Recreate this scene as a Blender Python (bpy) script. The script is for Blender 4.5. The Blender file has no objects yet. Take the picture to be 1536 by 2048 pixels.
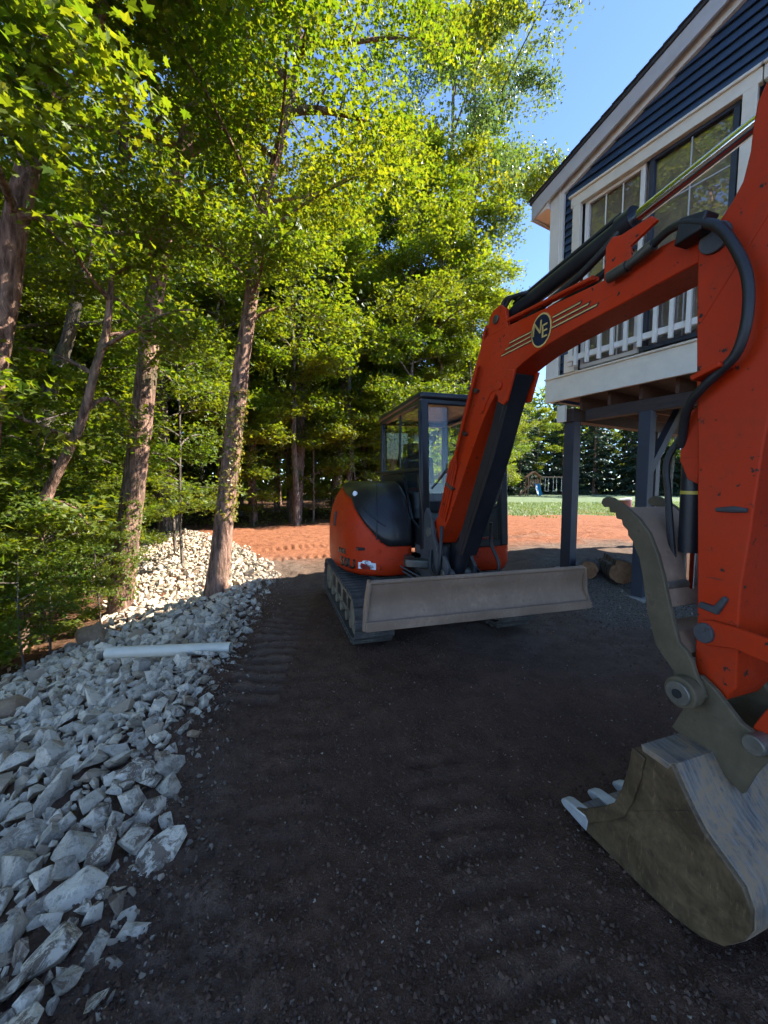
import bpy, bmesh, math, random
import numpy as np
from mathutils import Vector, Matrix

# ------------------------------------------------------------------ camera, sky, sun, exposure
S = bpy.context.scene
COL = S.collection
cam = bpy.data.cameras.new('camera'); camo = bpy.data.objects.new('camera', cam); COL.objects.link(camo)
cam.sensor_fit = 'VERTICAL'; cam.sensor_height = 36.0; cam.lens = 36.0*770/2048
cam.clip_start = 0.05; cam.clip_end = 3000
camo.location = (0, 0, 1.6); camo.rotation_euler = (math.radians(90-4.16), 0, 0)
S.camera = camo

SUN_EL = 40.0
SUN_DIR = Vector((math.cos(math.radians(SUN_EL))*0.98, math.cos(math.radians(SUN_EL))*0.2, math.sin(math.radians(SUN_EL)))).normalized()
W = bpy.data.worlds.new('World'); S.world = W; W.use_nodes = True
wn = W.node_tree
sky = wn.nodes.new('ShaderNodeTexSky'); sky.sky_type = 'NISHITA'; sky.sun_disc = False
sky.sun_elevation = math.radians(SUN_EL)
sky.sun_rotation = math.atan2(SUN_DIR.x, SUN_DIR.y)
sky.air_density = 0.7; sky.dust_density = 0.0; sky.ozone_density = 4.0; sky.altitude = 600
wn.links.new(sky.outputs[0], wn.nodes['Background'].inputs[0])
wn.nodes['Background'].inputs[1].default_value = 0.118
sl = bpy.data.lights.new('sun', 'SUN'); sl.energy = 4.4; sl.angle = math.radians(0.5); sl.color = (1.0, 0.93, 0.82)
so = bpy.data.objects.new('sun', sl); COL.objects.link(so)
so.rotation_euler = SUN_DIR.to_track_quat('Z', 'Y').to_euler(); so.location = (20, 4, 30)
S.view_settings.view_transform = 'Standard'; S.view_settings.look = 'None'
S.view_settings.exposure = 2.0; S.view_settings.gamma = 1.0; S.view_settings.use_curve_mapping = False
S.render.engine = 'CYCLES'
cy = S.cycles
cy.use_denoising = True; cy.max_bounces = 6; cy.diffuse_bounces = 4; cy.glossy_bounces = 2
cy.transmission_bounces = 5; cy.transparent_max_bounces = 10; cy.caustics_reflective = False; cy.caustics_refractive = False
cy.use_adaptive_sampling = True; cy.adaptive_threshold = 0.04

rng = np.random.default_rng(7)

# ------------------------------------------------------------------ helpers: objects
def setp(o, label=None, cat=None, group=None, kind=None):
    if label: o['label'] = label
    if cat: o['category'] = cat
    if group: o['group'] = group
    if kind: o['kind'] = kind
    return o

def link(o, parent=None):
    COL.objects.link(o)
    if parent: o.parent = parent
    return o

def empty(name, loc=(0, 0, 0), rz=0.0, parent=None):
    o = bpy.data.objects.new(name, None); o.empty_display_size = 0.2
    o.location = loc; o.rotation_euler = (0, 0, rz)
    return link(o, parent)

def np_mesh(name, verts, faces, smooth=False, mats=None, attrs=None):
    """verts (n,3), faces: list of (m,k) integer arrays"""
    me = bpy.data.meshes.new(name)
    verts = np.asarray(verts, dtype=np.float32)
    me.vertices.add(len(verts)); me.vertices.foreach_set('co', verts.ravel())
    if not isinstance(faces, (list, tuple)): faces = [faces]
    idx = np.concatenate([np.asarray(f, dtype=np.int32).ravel() for f in faces])
    sizes = np.concatenate([np.full(len(f), np.asarray(f).shape[1], dtype=np.int32) for f in faces])
    starts = np.concatenate([[0], np.cumsum(sizes)[:-1]]).astype(np.int32)
    me.loops.add(len(idx)); me.loops.foreach_set('vertex_index', idx)
    me.polygons.add(len(sizes)); me.polygons.foreach_set('loop_start', starts)
    me.update(calc_edges=True)
    me.polygons.foreach_set('use_smooth', np.full(len(sizes), smooth, dtype=bool))
    for m in (mats or []): me.materials.append(m)
    for k, v in (attrs or {}).items():
        a = me.attributes.new(k, 'FLOAT', 'POINT'); a.data.foreach_set('value', np.asarray(v, dtype=np.float32))
    me.validate()
    return me

class MB:
    """collects shapes, builds ONE mesh object"""
    def __init__(self): self.bm = bmesh.new()
    def _faces(self, vs, fs):
        out = [self.bm.verts.new(v) for v in vs]
        for f in fs:
            try: self.bm.faces.new([out[i] for i in f])
            except ValueError: pass
        return out
    def box(self, c, size, M=None):
        x, y, z = [s/2 for s in size]
        vs = [Vector((a*x, b*y, d*z)) for d in (-1, 1) for b in (-1, 1) for a in (-1, 1)]
        if M is not None: vs = [M @ v for v in vs]
        vs = [v+Vector(c) for v in vs]
        self._faces(vs, [(0, 2, 3, 1), (4, 5, 7, 6), (0, 1, 5, 4), (2, 6, 7, 3), (0, 4, 6, 2), (1, 3, 7, 5)])
        return self
    def beam(self, a, b, w, h, up=(0, 0, 1), ext=0.0):
        a, b = Vector(a), Vector(b); d = (b-a).normalized(); a = a-d*ext; b = b+d*ext
        up = Vector(up)
        if abs(d.dot(up)) > 0.98: up = Vector((0, 1, 0))
        x = d.cross(up).normalized(); y = x.cross(d).normalized()
        vs = [p+x*(w/2*i)+y*(h/2*j) for p in (a, b) for j in (-1, 1) for i in (-1, 1)]
        self._faces(vs, [(0, 2, 3, 1), (4, 5, 7, 6), (0, 1, 5, 4), (2, 6, 7, 3), (0, 4, 6, 2), (1, 3, 7, 5)])
        return self
    def prism(self, pts, t0, t1, O=(0, 0, 0), X=(1, 0, 0), Y=(0, 0, 1), N=(0, 1, 0)):
        """outline pts in the plane (X, Y), extruded from t0 to t1 along N"""
        O, X, Y, N = Vector(O), Vector(X), Vector(Y), Vector(N)
        n = len(pts)
        a = [self.bm.verts.new(O+X*p[0]+Y*p[1]+N*t0) for p in pts]
        b = [self.bm.verts.new(O+X*p[0]+Y*p[1]+N*t1) for p in pts]
        self.bm.faces.new(a); self.bm.faces.new(b[::-1])
        for i in range(n):
            j = (i+1) % n
            self.bm.faces.new([a[j], a[i], b[i], b[j]])
        return self
    def tube(self, pts, r, seg=10, cap=True):
        pts = [Vector(p) for p in pts]; n = len(pts)
        rs = r if isinstance(r, (list, tuple)) else [r]*n
        rings = []; ref = None
        for i, p in enumerate(pts):
            d = (pts[min(i+1, n-1)]-pts[max(i-1, 0)]).normalized()
            if ref is None:
                ref = d.orthogonal().normalized()
            x = (ref-d*ref.dot(d)).normalized(); ref = x; y = d.cross(x)
            rings.append([self.bm.verts.new(p+(x*math.cos(2*math.pi*k/seg)+y*math.sin(2*math.pi*k/seg))*rs[i]) for k in range(seg)])
        for i in range(n-1):
            for k in range(seg):
                l = (k+1) % seg
                self.bm.faces.new([rings[i][k], rings[i][l], rings[i+1][l], rings[i+1][k]])
        if cap:
            self.bm.faces.new(rings[0][::-1]); self.bm.faces.new(rings[-1])
        return self
    def grid(self, P, closed_u=False):
        """P[row][col] points"""
        R = [[self.bm.verts.new(p) for p in row] for row in P]
        m = len(R[0])
        for i in range(len(R)-1):
            for j in range(m if closed_u else m-1):
                k = (j+1) % m
                self.bm.faces.new([R[i][j], R[i][k], R[i+1][k], R[i+1][j]])
        return R
    def build(self, name, mat, parent=None, bevel=0.0, sharp=38, inv=None, seg=2, recalc=True):
        bm = self.bm
        if recalc: bmesh.ops.recalc_face_normals(bm, faces=bm.faces[:])
        if inv is not None: bm.transform(inv)
        ca = math.radians(sharp)
        for f in bm.faces: f.smooth = True
        for e in bm.edges:
            if len(e.link_faces) == 2:
                e.smooth = e.calc_face_angle(0) < ca
            else: e.smooth = True
        me = bpy.data.meshes.new(name); bm.to_mesh(me); bm.free()
        me.materials.append(mat)
        o = link(bpy.data.objects.new(name, me), parent)
        if bevel > 0:
            b = o.modifiers.new('bevel', 'BEVEL'); b.width = bevel; b.segments = seg; b.limit_method = 'ANGLE'; b.angle_limit = math.radians(35)
            b.harden_normals = False
        return o

def dup(o, parent=None):
    c = o.copy(); link(c, parent)
    for ch in list(o.children): dup(ch, c)
    return c

def catmull(pts, sub=6, closed=False):
    pts = [np.array(p, float) for p in pts]; n = len(pts); out = []
    rng_i = range(n) if closed else range(n-1)
    for i in rng_i:
        if closed: p0, p1, p2, p3 = pts[i-1], pts[i], pts[(i+1) % n], pts[(i+2) % n]
        else: p0, p1, p2, p3 = pts[max(i-1, 0)], pts[i], pts[i+1], pts[min(i+2, n-1)]
        for k in range(sub):
            t = k/sub
            out.append(0.5*((2*p1)+(-p0+p2)*t+(2*p0-5*p1+4*p2-p3)*t*t+(-p0+3*p1-3*p2+p3)*t**3))
    if not closed: out.append(pts[-1])
    return [tuple(p) for p in out]

# ------------------------------------------------------------------ helpers: materials
class Mt:
    def __init__(self, name, base=(0.5, 0.5, 0.5), rough=0.6, metal=0.0, spec=0.5):
        self.m = bpy.data.materials.new(name); self.m.use_nodes = True
        self.t = self.m.node_tree; self.b = self.t.nodes['Principled BSDF']
        self.b.inputs['Base Color'].default_value = (*base, 1)
        self.b.inputs['Roughness'].default_value = rough; self.b.inputs['Metallic'].default_value = metal
        self.b.inputs['Specular IOR Level'].default_value = spec
    def n(self, t, **kw):
        nd = self.t.nodes.new(t)
        for k, v in kw.items():
            if k in nd.inputs: nd.inputs[k].default_value = v
            else: setattr(nd, k, v)
        return nd
    def l(self, a, b): self.t.links.new(a, b)
    def coords(self, scale=(1, 1, 1), kind='Object'):
        tc = self.n('ShaderNodeTexCoord'); mp = self.n('ShaderNodeMapping'); mp.inputs['Scale'].default_value = scale
        self.l(tc.outputs[kind], mp.inputs[0]); return mp.outputs[0]
    def world(self, scale=(1, 1, 1)):
        g = self.n('ShaderNodeNewGeometry'); mp = self.n('ShaderNodeMapping'); mp.inputs['Scale'].default_value = scale
        self.l(g.outputs['Position'], mp.inputs[0]); return mp.outputs[0]
    def noise(self, vec, scale, detail=4, rough=0.55, dist=0.0):
        nd = self.n('ShaderNodeTexNoise'); nd.inputs['Scale'].default_value = scale; nd.inputs['Detail'].default_value = detail
        nd.inputs['Roughness'].default_value = rough; nd.inputs['Distortion'].default_value = dist
        self.l(vec, nd.inputs['Vector']); return nd.outputs['Fac']
    def ramp(self, fac, a, b):
        r = self.n('ShaderNodeMapRange'); r.inputs[1].default_value = a; r.inputs[2].default_value = b; r.clamp = True
        self.l(fac, r.inputs[0]); return r.outputs[0]
    def mix(self, fac, a, b):
        m = self.n('ShaderNodeMix'); m.data_type = 'RGBA'
        for s, v in ((m.inputs[0], fac), (m.inputs[6], a), (m.inputs[7], b)):
            if hasattr(v, 'is_linked'): self.l(v, s)
            elif isinstance(v, (int, float)): s.default_value = v
            else: s.default_value = (*v, 1)
        return m.outputs[2]
    def math(self, op, a, b=0.0):
        m = self.n('ShaderNodeMath'); m.operation = op
        for s, v in ((m.inputs[0], a), (m.inputs[1], b)):
            if hasattr(v, 'is_linked'): self.l(v, s)
            else: s.default_value = v
        return m.outputs[0]
    def attr(self, name):
        a = self.n('ShaderNodeAttribute'); a.attribute_name = name; return a.outputs['Fac']
    def island(self):
        o = self.n('ShaderNodeObjectInfo').outputs['Random']
        return self.math('FRACT', self.math('ADD', self.math('MULTIPLY', self.n('ShaderNodeNewGeometry').outputs['Random Per Island'], 7.31), o))
    def color(self, c): self.l(c, self.b.inputs['Base Color'])
    def roughness(self, c): self.l(c, self.b.inputs['Roughness'])
    def bump(self, h, strength=0.3, dist=0.01):
        b = self.n('ShaderNodeBump'); b.inputs['Strength'].default_value = strength; b.inputs['Distance'].default_value = dist
        self.l(h, b.inputs['Height']); self.l(b.outputs[0], self.b.inputs['Normal'])

M = {}
def paint(name, base, dust, amount=0.5, rough=0.32, coat=0.25, sc=3.0, bump=0.05, wear=0.8, spec=0.35):
    t = Mt(name, base, rough, 0, spec)
    v = t.coords()
    a = t.noise(v, sc, 5, 0.7); b = t.noise(v, sc*9, 4, 0.7)
    s = t.coords((1.0, 1.0, 0.2)); d = t.noise(s, sc*2.2, 5, 0.75, 0.5)
    k = t.math('MULTIPLY', t.ramp(a, 0.42, 0.75), t.ramp(b, 0.3, 0.7))
    k = t.math('MAXIMUM', k, t.math('MULTIPLY', t.ramp(d, 0.55, 0.8), 0.7))
    k = t.math('MULTIPLY', k, amount)
    c = t.mix(k, base, dust)
    fade = t.noise(v, sc*0.5, 3, 0.6)
    c = t.mix(t.math('MULTIPLY', t.ramp(fade, 0.4, 0.7), 0.45*amount), c, tuple(min(1, q*1.5+0.012) for q in base))
    chip = t.noise(v, sc*8, 4, 0.6); scr = t.noise(t.coords((0.6, 0.6, 9)), sc*3, 3, 0.6); scr2 = t.noise(t.coords((7, 7, 0.5)), sc*4, 3, 0.6)
    c = t.mix(t.math('MULTIPLY', t.ramp(chip, 0.65, 0.68), wear), c, (0.035, 0.02, 0.016))
    c = t.mix(t.math('MULTIPLY', t.ramp(scr, 0.70, 0.74), wear*0.7), c, (0.05, 0.03, 0.025))
    c = t.mix(t.math('MULTIPLY', t.ramp(scr2, 0.66, 0.78), wear*0.6), c, dust)
    t.color(c)
    t.roughness(t.math('ADD', rough, t.math('MULTIPLY', k, 0.5)))
    t.b.inputs['Coat Weight'].default_value = coat; t.b.inputs['Coat Roughness'].default_value = 0.118
    t.bump(b, bump, 0.004)
    M[name] = t.m
paint('orange', (0.47, 0.029, 0.002), (0.14, 0.045, 0.022), 0.75, 0.48, 0.0, wear=1.0, spec=0.22)
paint('black_paint', (0.012, 0.0125, 0.014), (0.07, 0.062, 0.054), 0.3, 0.35, 0.15, wear=0.3)
paint('dark_cast', (0.05, 0.052, 0.055), (0.2, 0.17, 0.14), 0.7, 0.55, 0.0)
paint('blue_black', (0.011, 0.012, 0.016), (0.07, 0.062, 0.056), 0.35, 0.4, 0.08, wear=0.3)
paint('blade_steel', (0.22, 0.145, 0.095), (0.50, 0.35, 0.235), 1.0, 0.6, 0.0, 2.2, 0.25, wear=0.25)
paint('thumb_steel', (0.075, 0.058, 0.031), (0.215, 0.16, 0.097), 1.0, 0.6, 0.0, 2.5, 0.25, wear=0.3)
paint('track_rubber', (0.05, 0.046, 0.042), (0.26, 0.22, 0.18), 1.0, 0.85, 0.0, 3.0, 0.3)
paint('track_steel', (0.16, 0.13, 0.09), (0.34, 0.27, 0.17), 1.0, 0.8, 0.0, 3.0, 0.3)

def bucket_mat():
    t = Mt('bucket_steel', (0.2, 0.18, 0.13), 0.55)
    v = t.coords(); a = t.noise(v, 5, 5, 0.7, 0.4); b = t.noise(v, 26, 4, 0.7); e = t.noise(t.coords((1, 2.5, 0.5)), 30, 4, 0.7)
    c = t.mix(t.ramp(a, 0.38, 0.62), (0.062, 0.037, 0.015), (0.165, 0.104, 0.049))
    c = t.mix(t.math('MULTIPLY', t.ramp(b, 0.5, 0.72), 0.6), c, (0.035, 0.022, 0.012))
    c = t.mix(t.math('MULTIPLY', t.ramp(e, 0.58, 0.70), 0.5), c, (0.24, 0.155, 0.075))
    t.color(c); t.bump(e, 0.3, 0.004); M['bucket_side'] = t.m
    t = Mt('bucket_shell_steel', (0.2, 0.2, 0.2), 0.42, 0.25)
    v = t.coords(); a = t.noise(v, 3.2, 5, 0.75, 0.6); b = t.noise(v, 30, 5, 0.75); d = t.noise(t.coords((14, 0.9, 0.9)), 5, 5, 0.8)
    c = t.mix(t.ramp(d, 0.4, 0.6), (0.085, 0.080, 0.078), (0.24, 0.21, 0.175))
    k = t.math('MULTIPLY', t.ramp(a, 0.42, 0.55), t.ramp(b, 0.34, 0.56))
    c = t.mix(k, c, (0.33, 0.225, 0.135))
    t.color(c); t.roughness(t.math('ADD', 0.4, t.math('MULTIPLY', k, 0.5))); t.bump(b, 0.25, 0.004); M['bucket_shell'] = t.m
bucket_mat()
def simple(name, base, rough=0.6, metal=0.0, var=0.25, sc=8.0, bump=0.0, spec=0.5):
    t = Mt(name, base, rough, metal, spec); v = t.coords(); a = t.noise(v, sc, 6, 0.65)
    t.color(t.mix(t.ramp(a, 0.3, 0.7), tuple(c*(1-var) for c in base), tuple(min(1, c*(1+var)) for c in base)))
    if bump: t.bump(t.noise(v, sc*6, 4), bump, 0.005)
    M[name] = t.m; return t
simple('chrome', (0.75, 0.75, 0.72), 0.12, 1.0, 0.06)
simple('hose_rubber', (0.014, 0.014, 0.015), 0.5, 0.0, 0.4, 20, 0.2)
simple('fitting', (0.12, 0.115, 0.10), 0.4, 0.7, 0.3)
simple('pin_steel', (0.20, 0.185, 0.15), 0.45, 0.6, 0.35, 14)
simple('tooth_steel', (0.55, 0.53, 0.50), 0.42, 0.35, 0.2, 12)
simple('seat_fabric', (0.025, 0.025, 0.028), 0.85)
simple('decal_gold', (0.62, 0.42, 0.13), 0.4)
simple('decal_navy', (0.008, 0.014, 0.035), 0.35)
simple('decal_grey', (0.008, 0.008, 0.010), 0.4)
simple('decal_white', (0.75, 0.76, 0.76), 0.4, 0, 0.05)
simple('plastic_grey', (0.10, 0.11, 0.12), 0.5)
simple('yellow_band', (0.55, 0.42, 0.06), 0.5)
simple('trim_white', (0.76, 0.71, 0.62), 0.5, 0, 0.06, 5, 0.05)
simple('trim_cream', (0.74, 0.67, 0.54), 0.5, 0, 0.08, 5, 0.05)
simple('fascia_grey', (0.50, 0.48, 0.47), 0.55, 0, 0.08, 4)
simple('siding_blue', (0.036, 0.066, 0.118), 0.55, 0, 0.18, 3, 0.1)
simple('roof_shingle', (0.05, 0.047, 0.045), 0.9, 0, 0.4, 30, 0.5)
simple('post_slate', (0.040, 0.046, 0.060), 0.6, 0, 0.15, 3, 0.08)
simple('window_dark', (0.03, 0.036, 0.05), 0.45)
simple('curtain', (0.34, 0.27, 0.225), 0.9, 0, 0.2, 3)
simple('foundation', (0.28, 0.27, 0.26), 0.9, 0, 0.2, 6, 0.3)
simple('pvc', (0.58, 0.53, 0.43), 0.35, 0, 0.06, 6)
simple('cedar', (0.30, 0.15, 0.085), 0.75, 0, 0.3, 6)
simple('slide_blue', (0.0, 0.22, 0.42), 0.35, 0, 0.05)
simple('swing_white', (0.7, 0.7, 0.68), 0.5)
simple('drum_brown', (0.20, 0.07, 0.045), 0.5, 0, 0.3)

def wood(name, a, b, sc=(2, 2, 14), rough=0.75):
    t = Mt(name, a, rough); v = t.coords(sc); n1 = t.noise(v, 3, 5, 0.65, 1.0)
    t.color(t.mix(t.ramp(n1, 0.3, 0.7), a, b)); t.bump(n1, 0.2, 0.004); M[name] = t.m
wood('joist_wood', (0.055, 0.027, 0.018), (0.13, 0.065, 0.04), (1, 14, 14))
wood('dark_beam', (0.030, 0.022, 0.020), (0.065, 0.045, 0.036), (1, 10, 10))
wood('cut_wood', (0.15, 0.06, 0.022), (0.32, 0.17, 0.075), (3, 3, 3))
wood('timber', (0.22, 0.13, 0.08), (0.42, 0.28, 0.19), (3, 3, 10))

def bark(name, lo, hi, sc=1.0):
    t = Mt(name, lo, 0.9, 0, 0.2)
    v = t.world((5*sc, 5*sc, 1.1*sc)); n1 = t.noise(v, 3.0, 5, 0.7, 0.6)
    n2 = t.noise(t.world(), 1.3, 4); vo = t.n('ShaderNodeTexVoronoi'); vo.inputs['Scale'].default_value = 4.5; t.l(t.world((3*sc, 3*sc, 0.8*sc)), vo.inputs['Vector'])
    k = t.math('MULTIPLY', t.ramp(n1, 0.35, 0.65), t.ramp(vo.outputs['Distance'], 0.05, 0.45))
    c = t.mix(k, lo, hi)
    c = t.mix(t.math('MULTIPLY', t.ramp(n2, 0.52, 0.7), 0.55), c, (0.10, 0.115, 0.06))
    t.color(c); t.bump(k, 0.9, 0.03); M[name] = t.m
bark('bark_brown', (0.09, 0.052, 0.037), (0.50, 0.30, 0.215))
bark('bark_grey', (0.055, 0.045, 0.038), (0.26, 0.21, 0.175))

def facing(nt, base, gain, power):
    # reflectance of a thin sheet, the same from either side
    lw = nt.nodes.new('ShaderNodeLayerWeight'); lw.inputs[0].default_value = 0.5
    p = nt.nodes.new('ShaderNodeMath'); p.operation = 'POWER'; nt.links.new(lw.outputs['Facing'], p.inputs[0]); p.inputs[1].default_value = power
    m = nt.nodes.new('ShaderNodeMath'); m.operation = 'MULTIPLY_ADD'; nt.links.new(p.outputs[0], m.inputs[0]); m.inputs[1].default_value = gain; m.inputs[2].default_value = base
    m.use_clamp = True
    return m.outputs[0]
def leaf(name, c0, c1, t0, t1, trans=0.5, gloss=0.35):
    m = bpy.data.materials.new(name); m.use_nodes = True; nt = m.node_tree
    for n_ in list(nt.nodes): nt.nodes.remove(n_)
    N = nt.nodes.new; L = nt.links.new
    at = N('ShaderNodeAttribute'); at.attribute_name = 'tint'
    def mx(a, b):
        q = N('ShaderNodeMix'); q.data_type = 'RGBA'; L(at.outputs['Fac'], q.inputs[0])
        q.inputs[6].default_value = (*a, 1); q.inputs[7].default_value = (*b, 1); return q.outputs[2]
    d = N('ShaderNodeBsdfDiffuse'); L(mx(c0, c1), d.inputs[0])
    tr = N('ShaderNodeBsdfTranslucent'); L(mx(t0, t1), tr.inputs[0])
    a = N('ShaderNodeMixShader'); a.inputs[0].default_value = trans; L(d.outputs[0], a.inputs[1]); L(tr.outputs[0], a.inputs[2])
    g = N('ShaderNodeBsdfGlossy'); g.inputs['Roughness'].default_value = gloss; g.inputs['Color'].default_value = (0.9, 0.95, 1, 1)
    f = facing(nt, 0.015, 0.22, 3.0)
    b = N('ShaderNodeMixShader'); L(f, b.inputs[0]); L(a.outputs[0], b.inputs[1]); L(g.outputs[0], b.inputs[2])
    o = N('ShaderNodeOutputMaterial'); L(b.outputs[0], o.inputs[0])
    M[name] = m
leaf('leaf_maple', (0.065, 0.115, 0.010), (0.14, 0.16, 0.014), (0.20, 0.32, 0.008), (0.44, 0.42, 0.010), 0.5, 0.45)
leaf('leaf_pale', (0.06, 0.10, 0.03), (0.13, 0.16, 0.05), (0.16, 0.27, 0.04), (0.30, 0.36, 0.06), 0.4, 0.3)  # paler, greyer green: sky reflection put into the leaf colour; grass shares it
leaf('leaf_vine', (0.09, 0.13, 0.02), (0.30, 0.22, 0.05), (0.25, 0.33, 0.02), (0.55, 0.40, 0.04), 0.45)
leaf('needle', (0.018, 0.045, 0.028), (0.05, 0.085, 0.04), (0.03, 0.07, 0.03), (0.07, 0.11, 0.04), 0.25, 0.5)
leaf('litter_leaf', (0.16, 0.07, 0.03), (0.30, 0.16, 0.07), (0.2, 0.1, 0.03), (0.3, 0.16, 0.05), 0.3, 0.6)

def glass(name, tint=(0.85, 0.9, 0.88), base=0.04, rough=0.0):
    m = bpy.data.materials.new(name); m.use_nodes = True; nt = m.node_tree
    for n_ in list(nt.nodes): nt.nodes.remove(n_)
    N = nt.nodes.new; L = nt.links.new
    t = N('ShaderNodeBsdfTransparent'); t.inputs[0].default_value = (*tint, 1)
    g = N('ShaderNodeBsdfGlossy'); g.inputs['Roughness'].default_value = rough
    f = facing(nt, base, 0.8, 4.0)
    x = N('ShaderNodeMixShader'); L(f, x.inputs[0]); L(t.outputs[0], x.inputs[1]); L(g.outputs[0], x.inputs[2])
    o = N('ShaderNodeOutputMaterial'); L(x.outputs[0], o.inputs[0]); M[name] = m
glass('cab_glass', (0.95, 0.985, 0.96), 0.035)
glass('house_glass', (0.93, 0.92, 0.90), 0.13)

def rock_mat():
    t = Mt('rock', (0.4, 0.4, 0.4), 0.85, 0, 0.3)
    v = t.world(); n1 = t.noise(v, 5, 5, 0.7, 0.5); n2 = t.noise(v, 26, 5, 0.75); n3 = t.noise(v, 90, 3, 0.6); isl = t.island()
    c = t.mix(isl, (0.24, 0.20, 0.15), (0.78, 0.66, 0.50))
    c = t.mix(t.ramp(n1, 0.35, 0.7), c, (0.64, 0.545, 0.42))
    c = t.mix(t.math('MULTIPLY', t.ramp(n2, 0.50, 0.68), 0.75), c, (0.085, 0.075, 0.06))
    tan = t.math('GREATER_THAN', t.math('FRACT', t.math('MULTIPLY', isl, 13.7)), 0.9)
    c = t.mix(t.math('MULTIPLY', tan, 0.75), c, (0.32, 0.23, 0.15))
    # soil lodged on the upward faces of the stones along the soil edge
    a = t.attr('soil')
    g = t.n('ShaderNodeNewGeometry'); sx = t.n('ShaderNodeSeparateXYZ'); t.l(g.outputs['Normal'], sx.inputs[0])
    k = t.math('MULTIPLY', t.ramp(sx.outputs[2], 0.35, 0.8), t.ramp(t.noise(v, 17, 5, 0.75, 0.8), 0.46, 0.54))
    c = t.mix(t.math('MULTIPLY', t.math('MULTIPLY', k, a), 0.85), c, (0.105, 0.062, 0.04))
    t.color(c)
    t.bump(t.math('ADD', n2, t.math('MULTIPLY', n3, 0.4)), 0.75, 0.012); M['rock'] = t.m
    t = Mt('boulder', (0.3, 0.2, 0.13), 0.9); v = t.world(); n1 = t.noise(v, 7, 5, 0.7, 0.4)
    t.color(t.mix(t.ramp(n1, 0.3, 0.7), (0.17, 0.105, 0.065), (0.36, 0.25, 0.16))); t.bump(n1, 0.7, 0.02); M['boulder'] = t.m
    t = Mt('pebble', (0.3, 0.28, 0.26), 0.8); i = t.island()
    t.color(t.mix(i, (0.06, 0.042, 0.03), (0.36, 0.28, 0.20))); M['pebble'] = t.m
    t = Mt('clod', (0.05, 0.04, 0.03), 0.95); i = t.island()
    t.color(t.mix(i, (0.055, 0.029, 0.018), (0.125, 0.068, 0.043))); M['clod'] = t.m
rock_mat()

def ground_mat():
    t = Mt('soil', (0.05, 0.04, 0.03), 0.95, 0, 0.2)
    v = t.world(); n0 = t.noise(v, 0.9, 6, 0.6, 0.4); n1 = t.noise(v, 6, 5, 0.7); n2 = t.noise(v, 45, 4, 0.75); n3 = t.noise(v, 160, 3, 0.7)
    dark = t.mix(t.ramp(n1, 0.3, 0.7), (0.072, 0.036, 0.021), (0.162, 0.084, 0.050))
    dark = t.mix(t.math('MULTIPLY', t.ramp(n0, 0.45, 0.62), 0.5), dark, (0.052, 0.028, 0.018))
    dark = t.mix(t.math('MULTIPLY', t.ramp(n3, 0.48, 0.68), 0.75), dark, (0.20, 0.125, 0.088))
    grey = t.mix(t.ramp(n1, 0.3, 0.7), (0.11, 0.076, 0.056), (0.20, 0.14, 0.105))
    red = t.mix(t.ramp(n1, 0.3, 0.7), (0.19, 0.062, 0.028), (0.34, 0.135, 0.066))
    red = t.mix(t.math('MULTIPLY', t.ramp(n2, 0.5, 0.75), 0.5), red, (0.37, 0.20, 0.12))
    lit = t.mix(t.ramp(n1, 0.35, 0.65), (0.045, 0.026, 0.015), (0.17, 0.085, 0.045))
    lit = t.mix(t.math('MULTIPLY', t.ramp(n2, 0.5, 0.65), 0.6), lit, (0.22, 0.10, 0.05))
    grs = t.mix(t.ramp(n1, 0.3, 0.7), (0.10, 0.15, 0.075), (0.19, 0.235, 0.135))
    pale = t.mix(t.ramp(n2, 0.3, 0.7), (0.20, 0.17, 0.13), (0.34, 0.29, 0.23))
    grv = t.mix(t.ramp(n2, 0.35, 0.65), (0.07, 0.06, 0.05), (0.24, 0.21, 0.18))
    c = t.mix(t.attr('dusty'), dark, grey)
    c = t.mix(t.attr('tread'), c, t.mix(t.ramp(n1, 0.3, 0.7), (0.12, 0.076, 0.052), (0.19, 0.122, 0.085)))
    c = t.mix(t.attr('red'), c, red); c = t.mix(t.attr('litter'), c, lit)
    c = t.mix(t.attr('gravel'), c, grv); c = t.mix(t.attr('grass'), c, grs); c = t.mix(t.attr('straw'), c, pale)
    t.color(c)
    h = t.math('ADD', t.math('MULTIPLY', n2, 0.7), t.math('MULTIPLY', n3, 0.35))
    t.bump(h, 1.0, 0.03); M['soil'] = t.m
ground_mat()

# ------------------------------------------------------------------ terrain
def sstep(t): t = np.clip(t, 0, 1); return t*t*(3-2*t)
_lat = np.random.default_rng(3).random((256, 256))
def vnoise(x, y):
    xi = np.floor(x).astype(int); yi = np.floor(y).astype(int); fx = sstep(x-xi); fy = sstep(y-yi)
    g = lambda a, b: _lat[a % 256, b % 256]
    return (g(xi, yi)*(1-fx)+g(xi+1, yi)*fx)*(1-fy)+(g(xi, yi+1)*(1-fx)+g(xi+1, yi+1)*fx)*fy
def fbm(x, y, o=4):
    s = 0; a = 0.5
    for i in range(o):
        s = s+a*vnoise(x*2**i+17*i, y*2**i-31*i); a *= 0.5
    return s-0.5
EY = np.array([-40, -5, 0, 1, 1.68, 2.56, 4.1, 6.8, 8, 10, 12.65, 15, 20, 40, 90])
EX = np.array([0.6, 0.1, -0.72, -0.93, -1.10, -1.35, -1.61, -2.0, -2.5, -3.8, -6.1, -9, -17, -60, -160.])
def edge_dist(x, y):
    """metres to the left of the top edge of the bank"""
    xe = np.interp(y, EY, EX); sl = (np.interp(y+0.5, EY, EX)-np.interp(y-0.5, EY, EX))
    return (xe-x)/np.sqrt(1+sl*sl)
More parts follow.
